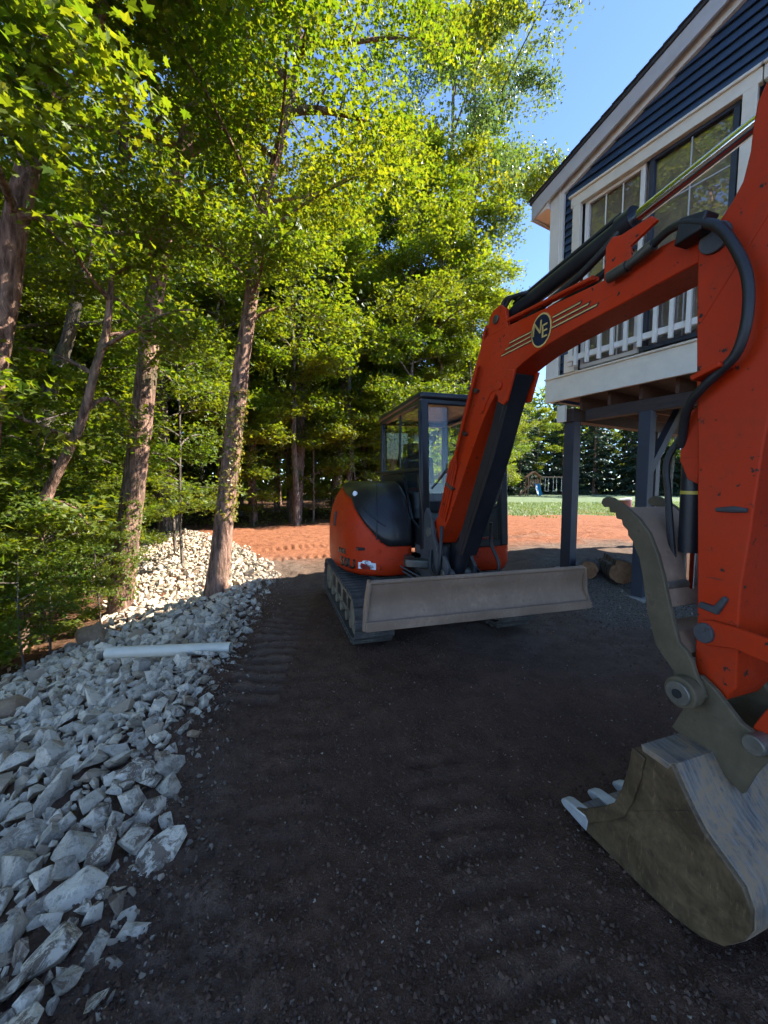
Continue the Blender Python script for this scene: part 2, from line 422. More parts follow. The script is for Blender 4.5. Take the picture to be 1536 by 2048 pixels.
def terrain_base(x, y):
    e = edge_dist(x, y); ep = np.maximum(e, 0)
    h = -1.2*(1-np.exp(-(np.sqrt(ep*ep+0.09)-0.3)*0.33))
    h = h+0.30*sstep((x-1.5)/1.4)*sstep((y-4.2)/2.2)*(1-sstep((y-10)/12))
    h = h+0.05*fbm(x*0.5, y*0.5, 3)-0.05*np.exp(-((x-1.1)**2+(y-1.5)**2)/1.2)
    h = h+0.5*fbm(x*0.07+5, y*0.07, 3)*sstep((np.hypot(x, y)-22)/25)*0.6
    return h
CX, CY, CA = 0.35, 5.0, math.radians(196)
def prints(x, y, both=False):
    """cleat marks left by the tracks"""
    z = np.zeros_like(x)
    tr = np.zeros_like(x)
    def strip(x0, y0, x1, y1, w, per, dep, amt):
        d = np.array([x1-x0, y1-y0]); L = np.hypot(*d); d = d/L
        u = (x-x0)*d[0]+(y-y0)*d[1]; v = -(x-x0)*d[1]+(y-y0)*d[0]
        m = sstep((w/2-np.abs(v))/0.05)*sstep(u/0.3)*sstep((L-u)/0.3)
        ph = (u+0.02*fbm(x*6, y*6, 2))/per; fr = ph-np.floor(ph)
        ridge = sstep((0.5-np.abs(fr-0.5))/0.22-0.4); wear = 0.45+0.8*vnoise(x*1.7+9, y*1.7)
        nonlocal z, tr
        z = z+m*dep*(ridge*wear-0.75); tr = np.maximum(tr, m*ridge*wear*amt)
    strip(-1.02, 2.6, -1.52, 9.8, 0.50, 0.16, 0.05, 0.9)
    strip(0.62, 0.7, 0.25, 2.4, 0.42, 0.15, 0.024, 0.2)
    strip(-0.45, 0.9, -0.62, 3.4, 0.42, 0.15, 0.014, 0.15)
    strip(-3.2, 9.4, 3.5, 12.0, 0.45, 0.18, 0.05, 0.0)
    strip(-2.6, 8.2, 4.2, 10.3, 0.45, 0.18, 0.05, 0.0)
    return (z, tr) if both else z
def ground_h(x, y):
    x = np.asarray(x, float); y = np.asarray(y, float)
    h = terrain_base(x, y); e = edge_dist(x, y)
    near = 1-sstep((np.hypot(x, y)-12)/12)
    rough = (0.050*fbm(x*2.2, y*2.2, 3)+0.030*fbm(x*9, y*9, 3)+0.016*fbm(x*33, y*33, 3))*near
    rough = rough*(1+1.3*sstep((e+0.7)/0.5))
    far = sstep((y-6.5)/2)*near*(0.10*fbm(x*1.3, y*3.0, 4)+0.05*fbm(x*5, y*9, 3))
    return h+rough*1.05+far+prints(x, y)*(1-sstep((e+0.16)/0.12))

az_f = np.radians(np.linspace(-58, 58, 470)); az_b = np.radians(np.linspace(58, 302, 60))[1:-1]
AZ = np.concatenate([az_f, az_b]); rr = np.concatenate([[0.25], np.geomspace(0.75, 95, 640), [130, 190, 300, 600, 1500]])
RR, AA = np.meshgrid(rr, AZ, indexing='ij')
gx, gy = RR*np.sin(AA), RR*np.cos(AA); gz = ground_h(gx, gy)
nr, na = gx.shape
ii, jj = np.meshgrid(np.arange(nr-1), np.arange(na), indexing='ij'); j2 = (jj+1) % na
quads = np.stack([ii*na+jj, ii*na+j2, (ii+1)*na+j2, (ii+1)*na+jj], -1).reshape(-1, 4)
gv = np.stack([gx, gy, gz], -1).reshape(-1, 3)
gv = np.vstack([gv, [[0, 0, float(ground_h(0., 0.))]]]); ctr = len(gv)-1
fan = np.stack([np.full(na, ctr), np.arange(na), (np.arange(na)+1) % na], -1)[:, ::-1]
X_, Y_ = gv[:, 0], gv[:, 1]; E_ = edge_dist(X_, Y_); nz = fbm(X_*0.8, Y_*0.8, 4); nz2 = fbm(X_*3, Y_*3, 3)
def front(x): return 13.2+np.clip((x+6)*0.55, 0, 8)          # where the woods begin behind the graded soil
wood_side = 1-sstep((X_-(4.0+0.25*np.maximum(Y_-18, 0)))/2.5)
litter = np.maximum(sstep((E_-2.2+nz*0.8)/0.6), sstep((Y_-front(X_)+nz*2)/1.2)*wood_side)
red = sstep((Y_-7.2+nz*3.5-np.clip(X_, -2, 3)*0.25)/1.6)*(1-litter)
red = np.maximum(red, sstep((-0.1-X_-2.6)/0.4)*sstep((Y_-5.5)/1.5)*(1-litter))
dusty = np.clip(sstep((Y_-4.2+nz*2.5+np.clip(X_+0.6, 0, 1.5)*1.2)/2.5)*0.95+0.5*sstep((E_+0.9+nz2*0.8)/0.7)*sstep((3.2-Y_)/1.5), 0, 1)
lawn = sstep((Y_-19-nz*9-nz2*3+np.clip(-(X_-10)*0.15, -2, 3))/2.0)*(1-litter)
straw = sstep((nz2+nz*0.5-0.02)/0.08)*lawn*sstep((np.sin(Y_*0.35+X_*0.02)-0.1)/0.4)*(1-sstep((Y_-33)/4))
grav = sstep((X_-2.3+nz)/0.5)*sstep((Y_-4.0)/0.6)*(1-sstep((Y_-6.4+nz*1.5)/0.7))
me = np_mesh('ground', gv, [quads, fan], True, [M['soil']], dict(litter=litter, red=red, dusty=dusty, grass=lawn*(1-straw*0.8), straw=straw*0.7, gravel=grav, tread=np.clip(prints(X_, Y_, True)[1], 0, 1)*(1-sstep((E_+0.16)/0.12))))
setp(link(bpy.data.objects.new('ground', me)), kind='structure')

# ------------------------------------------------------------------ house (local x = along the gable wall towards us, y = into the house, z up)
hs = empty('house', (2.57, 6.0, 0.0), math.radians(-60))
setp(hs, 'dark blue clapboard house raised on posts with white trim and gable roof', 'house')
SL = 0.32
def roof_z(s): return 5.84+SL*(s if s < 6 else 12-s)
mb = MB(); mb.prism([(0.02, 2.9), (11.98, 2.9), (11.98, roof_z(11.98)-0.02), (6, roof_z(6)-0.02), (0.02, roof_z(0.02)-0.02)], 0.11, 0.2)
wall = mb.build('gable_wall', M['window_dark'], hs)
OPEN = [(0.40, 2.12, 3.24, 5.50), (2.42, 4.3, 3.24, 5.50)]
# clapboards: each course is its own board, tilted so that its lower edge stands proud
course = 0.105; z = 3.19
while z < roof_z(6)-0.1:
    zt = z+course
    s0, s1 = 0.125, 11.9
    if zt > roof_z(0.13)-0.05:
        s0 = max(s0, (zt-5.90)/SL); s1 = 12-s0
    segs = []; cur = s0
    for (a, b, c, d) in OPEN:
        if z < d+0.12 and zt > c-0.1:
            if a-0.13 > cur: segs.append((cur, a-0.13))
            cur = b+0.13
    if cur < s1: segs.append((cur, s1))
    cut = []
    for (a, b) in segs:
        while b-a > 2.6:
            m_ = a+rng.uniform(1.1, 2.4); cut.append((a, m_-0.0015)); a = m_+0.0015
        cut.append((a, b))
    segs = cut
    for (a, b) in segs:
        if b-a < 0.02: continue
        MB().prism([(0.045, z+course+0.004), (0.005, z-0.006), (0.022, z-0.006), (0.048, z+course+0.004)], a, b, X=(0, 1, 0), Y=(0, 0, 1), N=(1, 0, 0)).build('clapboard', M['siding_blue'], hs)
    z += course
# corner boards, band board, frieze
MB().box((0.005, -0.005, 4.36), (0.22, 0.05, 3.0)).box((-0.085, 0.09, 4.36), (0.045, 0.14, 2.996)).build('corner_board', M['trim_white'], hs, 0.004)
MB().box((0.045, -0.033, 4.40), (0.03, 0.012, 3.0)).build('corner_bead', M['trim_white'], hs, 0.002)
MB().box((6, -0.012, 3.01), (12.2, 0.05, 0.335)).build('band_board', M['trim_cream'], hs, 0.004)
MB().box((6, -0.035, 3.187), (12.2, 0.075, 0.025)).build('drip_edge', M['trim_cream'], hs, 0.004)
for sgn in (0, 1):
    f = (lambda s: s) if sgn == 0 else (lambda s: 12-s)
    P = lambda s, dz: (f(s), 6.00+SL*s+dz)
    # frieze on the wall, rake board and roof sheet of this slope
    MB().prism([P(-0.1, -0.24), P(6, -0.24), P(6, -0.0), P(-0.1, -0.0)], -0.02, 0.03).build('frieze_board', M['trim_white'], hs, 0.003)
    MB().prism([P(-0.30, -0.02), P(6, -0.02), P(6, 0.01), P(-0.30, 0.01)], -0.09, -0.021).build('soffit', M['trim_white'], hs)
    MB().prism([P(-0.335, -0.235), P(-0.1, -0.19), P(6, -0.18), P(6, 0.015), P(-0.335, 0.015)], -0.125, -0.092).build('rake_board', M['fascia_grey'], hs, 0.003)
    rf = MB().prism([P(-0.40, 0.018), P(6, 0.018), P(6, 0.06), P(-0.40, 0.06)], -0.145, 5.2).build('roof', M['roof_shingle'], hs)
    # shingle butts along the rake: each course ends in a small step
    for k in range(46):
        s = -0.41+k*0.14
        if s > 5.9: break
        MB().prism([P(s, 0.063), P(s+0.16, 0.055), P(s+0.16, 0.068), P(s, 0.08)], -0.165, 0.6).build('shingle', M['roof_shingle'], rf)
    MB().prism([P(-0.375, -0.235), P(-0.338, -0.235), P(-0.338, 0.014), P(-0.375, 0.014)], -0.12, 5.2).build('fascia', M['fascia_grey'], hs, 0.003)
    MB().prism([P(-0.335, -0.215), (f(-0.112), 5.70), (f(-0.112), 5.94), P(-0.335, 0.01)], -0.088, 5.2).build('eave_soffit', M['trim_white'], hs)
# far side wall and the main body beyond the frame
MB().prism([(-0.06, 2.86), (0.02, 2.86), (0.02, 5.72), (-0.06, 5.72)], 0.17, 5.1).build('side_wall', M['siding_blue'], hs)
MB().box((8.2, 2.66, 1.55), (7.4, 4.9, 3.3)).build('foundation_wall', M['foundation'], hs)
MB().box((6, 5.1, 4.3), (12, 0.1, 2.9)).build('back_wall', M['siding_blue'], hs)
# windows: frame, sashes, panes, grilles
def window(s0, s1, z0, z1, lights, name='window'):
    mb = MB(); t = 0.115
    mb.box(((s0+s1)/2, -0.03, z1+t/2-0.01), (s1-s0+2*t+0.06, 0.07, t+0.02)); mb.box(((s0+s1)/2, -0.045, z1+t+0.012), (s1-s0+2*t+0.1, 0.10, 0.03))
    mb.box((s0-t/2, -0.03, (z0+z1)/2-0.01), (t, 0.066, z1-z0)); mb.box((s1+t/2, -0.03, (z0+z1)/2-0.01), (t, 0.066, z1-z0))
    fr = mb.build('window', M['trim_cream'], hs, 0.006)
    MB().box(((s0+s1)/2, 0.095, (z0+z1)/2), (s1-s0, 0.01, z1-z0)).build('curtain', M['curtain'], fr)
    for (a, b, dark, nx, nz) in lights:
        fm = M['window_dark'] if dark else M['trim_white']; w = 0.055
        mb = MB(); y = 0.02 if dark else 0.035
        mb.box(((a+b)/2, y, z1-w/2), (b-a, 0.05, w)); mb.box(((a+b)/2, y, z0+w/2), (b-a, 0.05, w))
        mb.box((a+w/2, y, (z0+z1)/2), (w, 0.05, z1-z0-2*w)); mb.box((b-w/2, y, (z0+z1)/2), (w, 0.05, z1-z0-2*w))
        mb.build('sash', fm, fr, 0.004)
        MB().box(((a+b)/2, y+0.012, (z0+z1)/2), (b-a-2*w, 0.006, z1-z0-2*w)).build('pane', M['house_glass'], fr)
        for k in range(1, nx):
            xs = a+w+(b-a-2*w)*k/nx
            MB().box((xs, y+0.004, (z0+z1)/2), (0.014, 0.008, z1-z0-2*w)).build('muntin', M['trim_white'] if not dark else M['fascia_grey'], fr)
        for k in range(1, nz):
            zs = z1-w-(z1-z0-2*w)*k/nz
            MB().box(((a+b)/2, y+0.0045, zs), (b-a-2*w, 0.007, 0.014)).build('muntin', M['trim_white'] if not dark else M['fascia_grey'], fr)
window(0.40, 2.12, 3.24, 5.50, [(0.43, 1.20, False, 3, 4), (1.25, 2.09, True, 2, 4)])
window(2.42, 4.30, 3.24, 5.50, [(2.46, 3.34, False, 3, 4), (3.38, 4.26, True, 2, 4)])
# railing in front of the sliding windows
rl = MB().box((2.0, -0.15, 4.12), (3.3, 0.09, 0.05)).box((2.0, -0.15, 3.36), (3.3, 0.045, 0.075)).box((0.38, -0.10, 3.74), (0.07, 0.09, 0.94)).box((3.62, -0.10, 3.74), (0.07, 0.09, 0.94)).build('railing', M['trim_white'], hs, 0.005)
for k in range(19):
    MB().box((0.50+k*0.165, -0.195, 3.67), (0.042, 0.042, 0.86)).build('baluster', M['trim_white'], rl, 0.003)
MB().box((0.34, -0.06, 3.33), (0.16, 0.1, 0.26)).build('railing_block', M['trim_cream'], hs, 0.004)
# floor framing and posts under the overhang
MB().box((6, 2.6, 2.90), (11.8, 4.9, 0.04)).build('subfloor', M['joist_wood'], hs)
for k in range(12):
    MB().box((0.35+k*0.41, 2.6, 2.79), (0.042, 4.8, 0.19)).build('joist', M['joist_wood'], hs)
MB().box((0.19, 2.58, 2.635), (0.17, 4.9, 0.19)).build('beam', M['dark_beam'], hs, 0.004)
MB().box((0.19, -0.02, 2.64), (0.13, 0.05, 0.24)).build('beam_end', M['trim_cream'], hs, 0.004)
MB().box((2.2, 0.30, 2.615), (3.6, 0.13, 0.16)).build('girder', M['dark_beam'], hs, 0.004)
for (s, p, w, zb, zt) in [(0.19, 0.25, 0.165, 0.18, 2.54), (1.24, 0.25, 0.145, 0.0, 2.535), (0.19, 2.7, 0.15, 0.0, 2.54), (0.19, 4.9, 0.15, 0.0, 2.54), (3.0, 0.25, 0.15, -0.1, 2.535), (2.4, 3.2, 0.15, -0.1, 2.69)]:
    o = MB().box((s, p, (zb+zt)/2), (w, w, zt-zb)).build('post', M['post_slate'], hs, 0.006)
    if s in (0.19, 1.24) and p < 1: MB().box((s, p, zb+0.05), (w+0.12, w+0.12, 0.12)).build('footing', M['foundation'], o, 0.01)
for (a, b) in [((1.24, 0.3, 1.75), (1.24, 1.05, 2.60))]:
    MB().beam(a, b, 0.09, 0.12).build('brace', M['post_slate'], hs, 0.004)

# ------------------------------------------------------------------ excavator
ex = empty('excavator', (CX, CY, 0.0), CA)
setp(ex, 'orange and black mini excavator with dozer blade and raised boom', 'excavator')
EXI = Matrix.Translation((CX, CY, 0)) @ Matrix.Rotation(CA, 4, 'Z'); EXI = EXI.inverted()
# boom plane: u runs forwards from the boom foot, n to the far side
BA = math.radians(19); BF = Vector((0.59, 3.9, 0)); BU = Vector((math.sin(BA), -math.cos(BA), 0)); BN = Vector((math.cos(BA), math.sin(BA), 0)); BZ = Vector((0, 0, 1))
def bp(u, h, off=0.0): return BF+BU*u+BZ*h+BN*off
def bprism(pts, a, b, name, mat, parent, bevel=0.004, **k):
    return MB().prism(pts, a, b, BF, BU, BZ, BN).build(name, mat, parent, bevel, inv=EXI, **k)
def btube(pts, r, name, mat, parent, seg=12, **k):
    return MB().tube([bp(*p) for p in pts], r, seg).build(name, mat, parent, 0, inv=EXI, **k)
def bpin(u, h, a, b, r, name, mat, parent, seg=20, bevel=0.004):
    return MB().tube([bp(u, h, a), bp(u, h, b)], r, seg).build(name, mat, parent, bevel, inv=EXI)

# --- tracks
def track_loop(y0, y1, zb, zt, n=64):
    r = (zt-zb)/2; zc = (zb+zt)/2; a, b = y0+r, y1-r
    L = 2*(b-a)+2*math.pi*r; out = []
    for i in range(n):
        d = L*i/n
        if d < b-a: out.append((a+d, zt, 0.0))
        elif d < b-a+math.pi*r:
            t = (d-(b-a))/r; out.append((b+r*math.sin(t), zc+r*math.cos(t), t))
        elif d < 2*(b-a)+math.pi*r: out.append((b-(d-(b-a)-math.pi*r), zb, math.pi))
        else:
            t = (d-2*(b-a)-math.pi*r)/r; out.append((a-r*math.sin(t), zc-r*math.cos(t), math.pi+t))
    return out
shoe_me = None
for sx in (1, -1):
    xc = 0.80*sx; loop = track_loop(-1.05, 1.22, 0.03, 0.50, 72)
    mb = MB(); inn = track_loop(-1.015, 1.185, 0.065, 0.465, 72)
    rows = [[(xc-0.19, y, z) for y, z, t in loop], [(xc+0.19, y, z) for y, z, t in loop], [(xc+0.19, y, z) for y, z, t in inn], [(xc-0.19, y, z) for y, z, t in inn]]
    R = mb.grid(rows+[rows[0]], True)
    bmesh.ops.remove_doubles(mb.bm, verts=mb.bm.verts[:], dist=1e-5)
    tk = mb.build('track', M['track_rubber'], ex)
    for (y, z, t) in track_loop(-1.05, 1.22, 0.03, 0.50, 44):
        if shoe_me is None:
            so_ = MB().prism([(-0.046, -0.012), (0.046, -0.012), (0.042, 0.010), (0.014, 0.014), (0.006, 0.028), (-0.016, 0.028), (-0.022, 0.014), (-0.042, 0.010)], -0.20, 0.20, X=(0, 1, 0), Y=(0, 0, 1), N=(1, 0, 0)).build('track_shoe', M['track_rubber'], tk, 0.003)
            shoe_me = so_
        else:
            so_ = shoe_me.copy(); link(so_, tk)
        so_.location = (xc, y, z); so_.rotation_euler = (-t, 0, 0)
    mb = MB(); mb.prism([(-0.86, 0.17), (-0.9, 0.30), (-0.75, 0.42), (0.8, 0.40), (1.0, 0.30), (0.95, 0.2), (0.75, 0.13), (-0.7, 0.13)], xc-0.13, xc+0.13, X=(0, 1, 0), Y=(0, 0, 1), N=(1, 0, 0))
    mb.build('track_frame', M['track_steel'], tk, 0.01)
    for y in (-0.55, -0.2, 0.15, 0.5, 0.75):
        MB().tube([(xc-0.16, y, 0.125), (xc+0.16, y, 0.125)], 0.058, 16).build('roller', M['track_steel'], tk, 0.006)
    for y, nm in ((-0.83, 'sprocket'), (0.97, 'idler')):
        MB().tube([(xc-0.165, y, 0.265), (xc+0.165, y, 0.265)], 0.185, 24).tube([(xc-0.18, y, 0.265), (xc+0.18, y, 0.265)], 0.09, 16).build(nm, M['track_steel'], tk, 0.01)
    for y in (-0.5, -0.1, 0.3, 0.62):
        MB().prism([(y-0.12, 0.2), (y+0.12, 0.2), (y+0.1, 0.34), (y-0.1, 0.34)], xc-0.137, xc+0.137, X=(0, 1, 0), Y=(0, 0, 1), N=(1, 0, 0)).build('opening_shade', M['hose_rubber'], tk, 0.004)  # near-black solid plate stands in for the shade inside the frame opening
MB().box((0, 0.05, 0.42), (1.3, 1.1, 0.26)).box((0, 0.6, 0.40), (0.9, 0.3, 0.2)).build('carbody', M['dark_cast'], ex, 0.03)
MB().tube([(0, 0, 0.54), (0, 0, 0.64)], 0.42, 32).build('turntable', M['dark_cast'], ex, 0.01)

# --- dozer blade: curved mouldboard with flared lower corners
prof = [(1.87, 0.835), (1.872, 0.80), (1.848, 0.74), (1.836, 0.67), (1.845, 0.60), (1.875, 0.54), (1.905, 0.49)]
mb = MB(); rows = []
for (y, z) in prof:
    w = 1.0+0.055*(0.835-z)/0.36; rows.append([(w*(k/12*2-1), y, z) for k in range(13)])
back = []
for (y, z) in prof[::-1]:
    w = 1.0+0.055*(0.835-z)/0.36; back.append([(w*(k/12*2-1), y-0.03, z) for k in range(13)])
mb.grid(rows+back+[rows[0]])
for c in (0, 12):
    col = [r[c] for r in rows+back]; mb.bm.faces.new([mb.bm.verts.new(p) for p in col])
bmesh.ops.remove_doubles(mb.bm, verts=mb.bm.verts[:], dist=1e-5)
bl = mb.build('dozer_blade', M['blade_steel'], ex, 0.004)
MB().tube([(-1.0, 1.862, 0.835), (1.0, 1.862, 0.835)], 0.02, 10).build('blade_rim', M['blade_steel'], bl)
for sx in (-1, 1):
    MB().prism([(1.80, 0.85), (1.885, 0.84), (1.885, 0.74), (1.875, 0.62), (1.918, 0.475), (1.87, 0.465), (1.81, 0.6), (1.79, 0.72)], 0, 0.022, O=(sx*1.135-0.011, 0, 0), X=(0, 1, 0), Y=(-sx*0.15, 0, 1), N=(1, 0, 0)).build('end_plate', M['blade_steel'], bl, 0.003)
MB().beam((-1.055, 1.912, 0.505), (1.055, 1.912, 0.505), 0.022, 0.075).build('cutting_edge', M['blade_steel'], bl, 0.004)
for sx in (-1, 1):
    MB().beam((sx*0.42, 0.75, 0.42), (sx*0.55, 1.80, 0.62), 0.11, 0.16).build('blade_arm', M['dark_cast'], bl, 0.01)
MB().tube([(0.0, 0.7, 0.5), (0.0, 1.75, 0.70)], 0.055, 14).build('blade_cylinder', M['black_paint'], bl)

# --- upper body: orange skirt and counterweight, black hood over its right side
OUT = catmull([(0.28, 0.80), (0.55, 0.80), (0.78, 0.70), (0.93, 0.48), (1.0, 0.2), (1.03, -0.1), (1.0, -0.4), (0.86, -0.66), (0.62, -0.88), (0.3, -1.03), (0, -1.07), (-0.3, -1.03), (-0.62, -0.88), (-0.86, -0.66), (-1.0, -0.38), (-1.0, 0), (-0.98, 0.5), (-0.95, 0.75), (-0.82, 0.84), (-0.3, 0.86)], 6)
OUT = np.array(OUT); seglen = np.hypot(*np.diff(OUT, axis=0).T); ARC = np.concatenate([[0], np.cumsum(seglen)])
idx = lambda i: ARC[i*6]
ZB_S = [0, idx(1), idx(1)+0.07, idx(2)-0.03, idx(2)+0.10, idx(3), idx(4), idx(5), idx(7), idx(9), idx(11), idx(13), idx(14), idx(16), idx(19)]
ZB_Z = [0.93, 0.93, 0.98, 1.14, 1.27, 1.43, 1.50, 1.56, 1.56, 1.50, 1.40, 1.25, 1.0, 0.93, 0.93]
def zb(s): return float(np.interp(s, ZB_S, ZB_Z))
CEN = np.array([0.40, -0.25])
def kz(z):
    t = min(max((z-0.98)/0.66, 0), 1); return 1-0.52*(1-math.sqrt(max(0, 1-t*t)))
def shell(s, z, out=0.0):
    x = np.interp(s, ARC, OUT[:, 0]); y = np.interp(s, ARC, OUT[:, 1]); p = np.array([x, y])
    e = 0.01; tx = np.interp(s+e, ARC, OUT[:, 0])-np.interp(s-e, ARC, OUT[:, 0]); ty = np.interp(s+e, ARC, OUT[:, 1])-np.interp(s-e, ARC, OUT[:, 1])
    L = math.hypot(tx, ty) or 1; nrm = np.array([-ty, tx])/L
    k = kz(z) if s < idx(10) else 1.0
    p = CEN+(p-CEN)*k-nrm*0.0
    n_out = (p-CEN)/np.linalg.norm(p-CEN)
    p = p+n_out*out
    bot = 0.05*max(0, 0.68-z)/0.08
    return (p[0]-n_out[0]*bot, p[1]-n_out[1]*bot, z)
SS = np.linspace(0, ARC[-1], 110)
mb = MB(); mb.grid([[shell(s, 0.60+(zb(s)-0.60)*v) for s in SS] for v in (0, 0.06, 0.14, 0.3, 0.45, 0.6, 0.75, 0.9, 1.0)])
cw = mb.build('counterweight', M['orange'], ex, sharp=50)
sol = cw.modifiers.new('thick', 'SOLIDIFY'); sol.thickness = 0.02; sol.offset = -1
HS = [s for s in np.linspace(0, idx(10), 72)]
mb = MB(); rows = [[shell(s, zb(s)+0.006+(1.635-zb(s)-0.006)*math.sin(v*math.pi/2), 0.012) for s in HS] for v in np.linspace(0, 1, 16)]
mb.grid(rows); top = [mb.bm.verts.new((p[0], p[1], 1.636)) for p in rows[-1]]; mb.bm.faces.new(top)
hd = mb.build('hood', M['black_paint'], ex, sharp=50)
sol = hd.modifiers.new('thick', 'SOLIDIFY'); sol.thickness = 0.012; sol.offset = -1
# grooves, vents and latch of the hood
MB().tube([shell(s, zb(s)+0.30*(1.635-zb(s)), 0.016) for s in np.linspace(idx(1)+0.02, idx(2)+0.05, 14)], 0.007, 6).build('hood_seam', M['hose_rubber'], hd)
MB().tube([shell(idx(1)+0.12, z, 0.013) for z in np.linspace(1.0, 1.62, 14)], 0.006, 6).build('hood_seam', M['hose_rubber'], hd)
c = Vector(shell(idx(3)-0.06, 1.49, 0.014)); MB().tube([c, c+Vector((0.012, 0.012, 0.002))], 0.03, 14).build('hood_latch', M['decal_white'], hd, 0.003)
MB().tube([shell(s, z, 0.006) for s, z in [(idx(4)+0.1, 1.1), (idx(4)+0.1, 1.27)]], 0.016, 8).build('vent_slot', M['hose_rubber'], cw)
for s, z in [(idx(1)+0.10, 0.70), (idx(1)+0.10, 0.88), (0.1, 0.70)]:
    c = Vector(shell(s, z, 0.0)); d = (c-Vector((CEN[0], CEN[1], z))).normalized()
    MB().tube([c, c+d*0.02], 0.022, 12).build('bolt', M['orange'], cw, 0.003)
MB().box((0, -0.05, 0.90), (1.72, 1.5, 0.03)).build('deck_plate', M['black_paint'], ex, 0.004)
MB().box((-0.3, -0.72, 1.2), (1.15, 0.42, 0.58)).build('engine_cover', M['black_paint'], ex, 0.05)

# lettering
def text_pts(body, size, bold=0.0):
    cu = bpy.data.curves.new('txt', 'FONT'); cu.body = body; cu.size = size; cu.resolution_u = 3; cu.offset = bold; cu.align_x = 'CENTER'; cu.align_y = 'CENTER'
    o = bpy.data.objects.new('txt', cu); COL.objects.link(o)
    bpy.context.view_layer.update()
    me = bpy.data.meshes.new_from_object(o.evaluated_get(bpy.context.evaluated_depsgraph_get()))
    bpy.data.objects.remove(o); return me
def lettering(name, body, size, fn, mat, parent, inv=None, sx=1.0, bold=0.0):
    me = text_pts(body, size, bold)
    for v in me.vertices:
        p = Vector(fn(v.co.x*sx, v.co.y)); v.co = inv @ p if inv is not None else p
    me.materials.clear(); me.materials.append(mat); me.name = name
    o = link(bpy.data.objects.new(name, me), parent)
    s_ = o.modifiers.new('t', 'SOLIDIFY'); s_.thickness = 0.003; s_.offset = 0
    return o
a5 = idx(3)+0.02
lettering('model_lettering', '50U', 0.15, lambda x, y: shell(a5-x, 0.71+y, 0.004), M['decal_grey'], cw, sx=1.25, bold=0.006)
lettering('model_lettering', 'AXIS', 0.075, lambda x, y: shell(a5+0.12-x, 0.835+y, 0.004), M['decal_grey'], cw, sx=1.25, bold=0.006)
a6 = idx(2)-0.02
stk = MB(); W_ = 0.105
prof_ = [(-1, -0.045), (1, -0.045), (1, 0.025), (0.55, 0.03), (0.4, 0.05), (-0.4, 0.05), (-0.55, 0.03), (-1, 0.025)]
for a_, b_ in ((0.003, 0.006),):
    vs = [stk.bm.verts.new(shell(a6-p[0]*W_, 0.725+p[1], b_)) for p in prof_]; stk.bm.faces.new(vs)
sk = stk.build('sticker', M['decal_white'], cw)
lettering('sticker_lettering', 'CHAPPELL', 0.036, lambda x, y: shell(a6-x, 0.715+y, 0.009), M['decal_navy'], sk, sx=1.0)
lettering('sticker_lettering', 'TRACTOR', 0.017, lambda x, y: shell(a6-x, 0.690+y, 0.009), M['decal_navy'], sk, sx=1.6)
lettering('sticker_lettering', 'C', 0.05, lambda x, y: shell(a6-x, 0.752+y, 0.009), M['decal_navy'], sk, sx=1.4)

# --- cab
cabr = MB(); zr = 2.47
FRb, FRt, RRb, RRt = (0.20, 0.99, 0.92), (0.20, 0.90, zr), (0.20, -0.62, 0.92), (0.20, -0.58, zr)
FLb, FLt, RLb, RLt = (-0.74, 0.97, 0.92), (-0.74, 0.88, zr), (-0.76, -0.62, 0.92), (-0.74, -0.58, zr)
for a, b, w in ((FRb, FRt, 0.09), (FLb, FLt, 0.09), (RRb, RRt, 0.08), (RLb, RLt, 0.08), ((-0.75, 0.12, 0.92), (-0.75, 0.12, zr), 0.06)):
    cabr.beam(a, b, w, w, up=(0, 1, 0))
for a, b in ((FRt, RRt), (FLt, RLt), (FRt, FLt), (RRt, RLt)): cabr.beam(a, b, 0.09, 0.09, ext=0.045)
cabr.beam((0.215, 0.95, 1.75), (0.215, -0.62, 1.745), 0.05, 0.05); cabr.beam((-0.75, 0.95, 1.35), (-0.75, -0.6, 1.35), 0.05, 0.05)
cabr.beam((0.2, -0.62, 1.5), (-0.74, -0.62, 1.5), 0.05, 0.06); cabr.beam((0.2, 0.98, 0.95), (-0.74, 0.97, 0.95), 0.05, 0.08)
cab = cabr.build('cab', M['black_paint'], ex, 0.015)
mb = MB(); rfp = [(0.245, 0.97), (0.27, 0.90), (0.27, -0.6), (0.2, -0.68), (-0.76, -0.68), (-0.81, -0.6), (-0.81, 0.90), (-0.78, 0.97)]
mb.prism(rfp, 2.475, 2.545, X=(1, 0, 0), Y=(0, 1, 0), N=(0, 0, 1)); mb.build('roof', M['black_paint'], cab, 0.025, seg=3)
MB().box((-0.27, 0.3, 2.553), (0.6, 0.7, 0.02)).build('roof_hatch', M['black_paint'], cab, 0.008)
MB().prism([(0.95, 0.93), (-0.6, 0.93), (-0.6, 1.72), (0.25, 1.72), (0.35, 1.66), (0.62, 1.20), (0.9, 1.12), (0.95, 1.12)], 0.19, 0.225, X=(0, 1, 0), Y=(0, 0, 1), N=(1, 0, 0)).build('side_panel', M['black_paint'], cab, 0.006)
MB().prism([(0.95, 0.93), (-0.6, 0.93), (-0.6, 1.30), (0.9, 1.33)], -0.775, -0.745, X=(0, 1, 0), Y=(0, 0, 1), N=(1, 0, 0)).build('door_panel', M['black_paint'], cab, 0.006)
MB().box((-0.27, -0.62, 1.2), (0.9, 0.04, 0.56)).build('rear_panel', M['black_paint'], cab, 0.006)
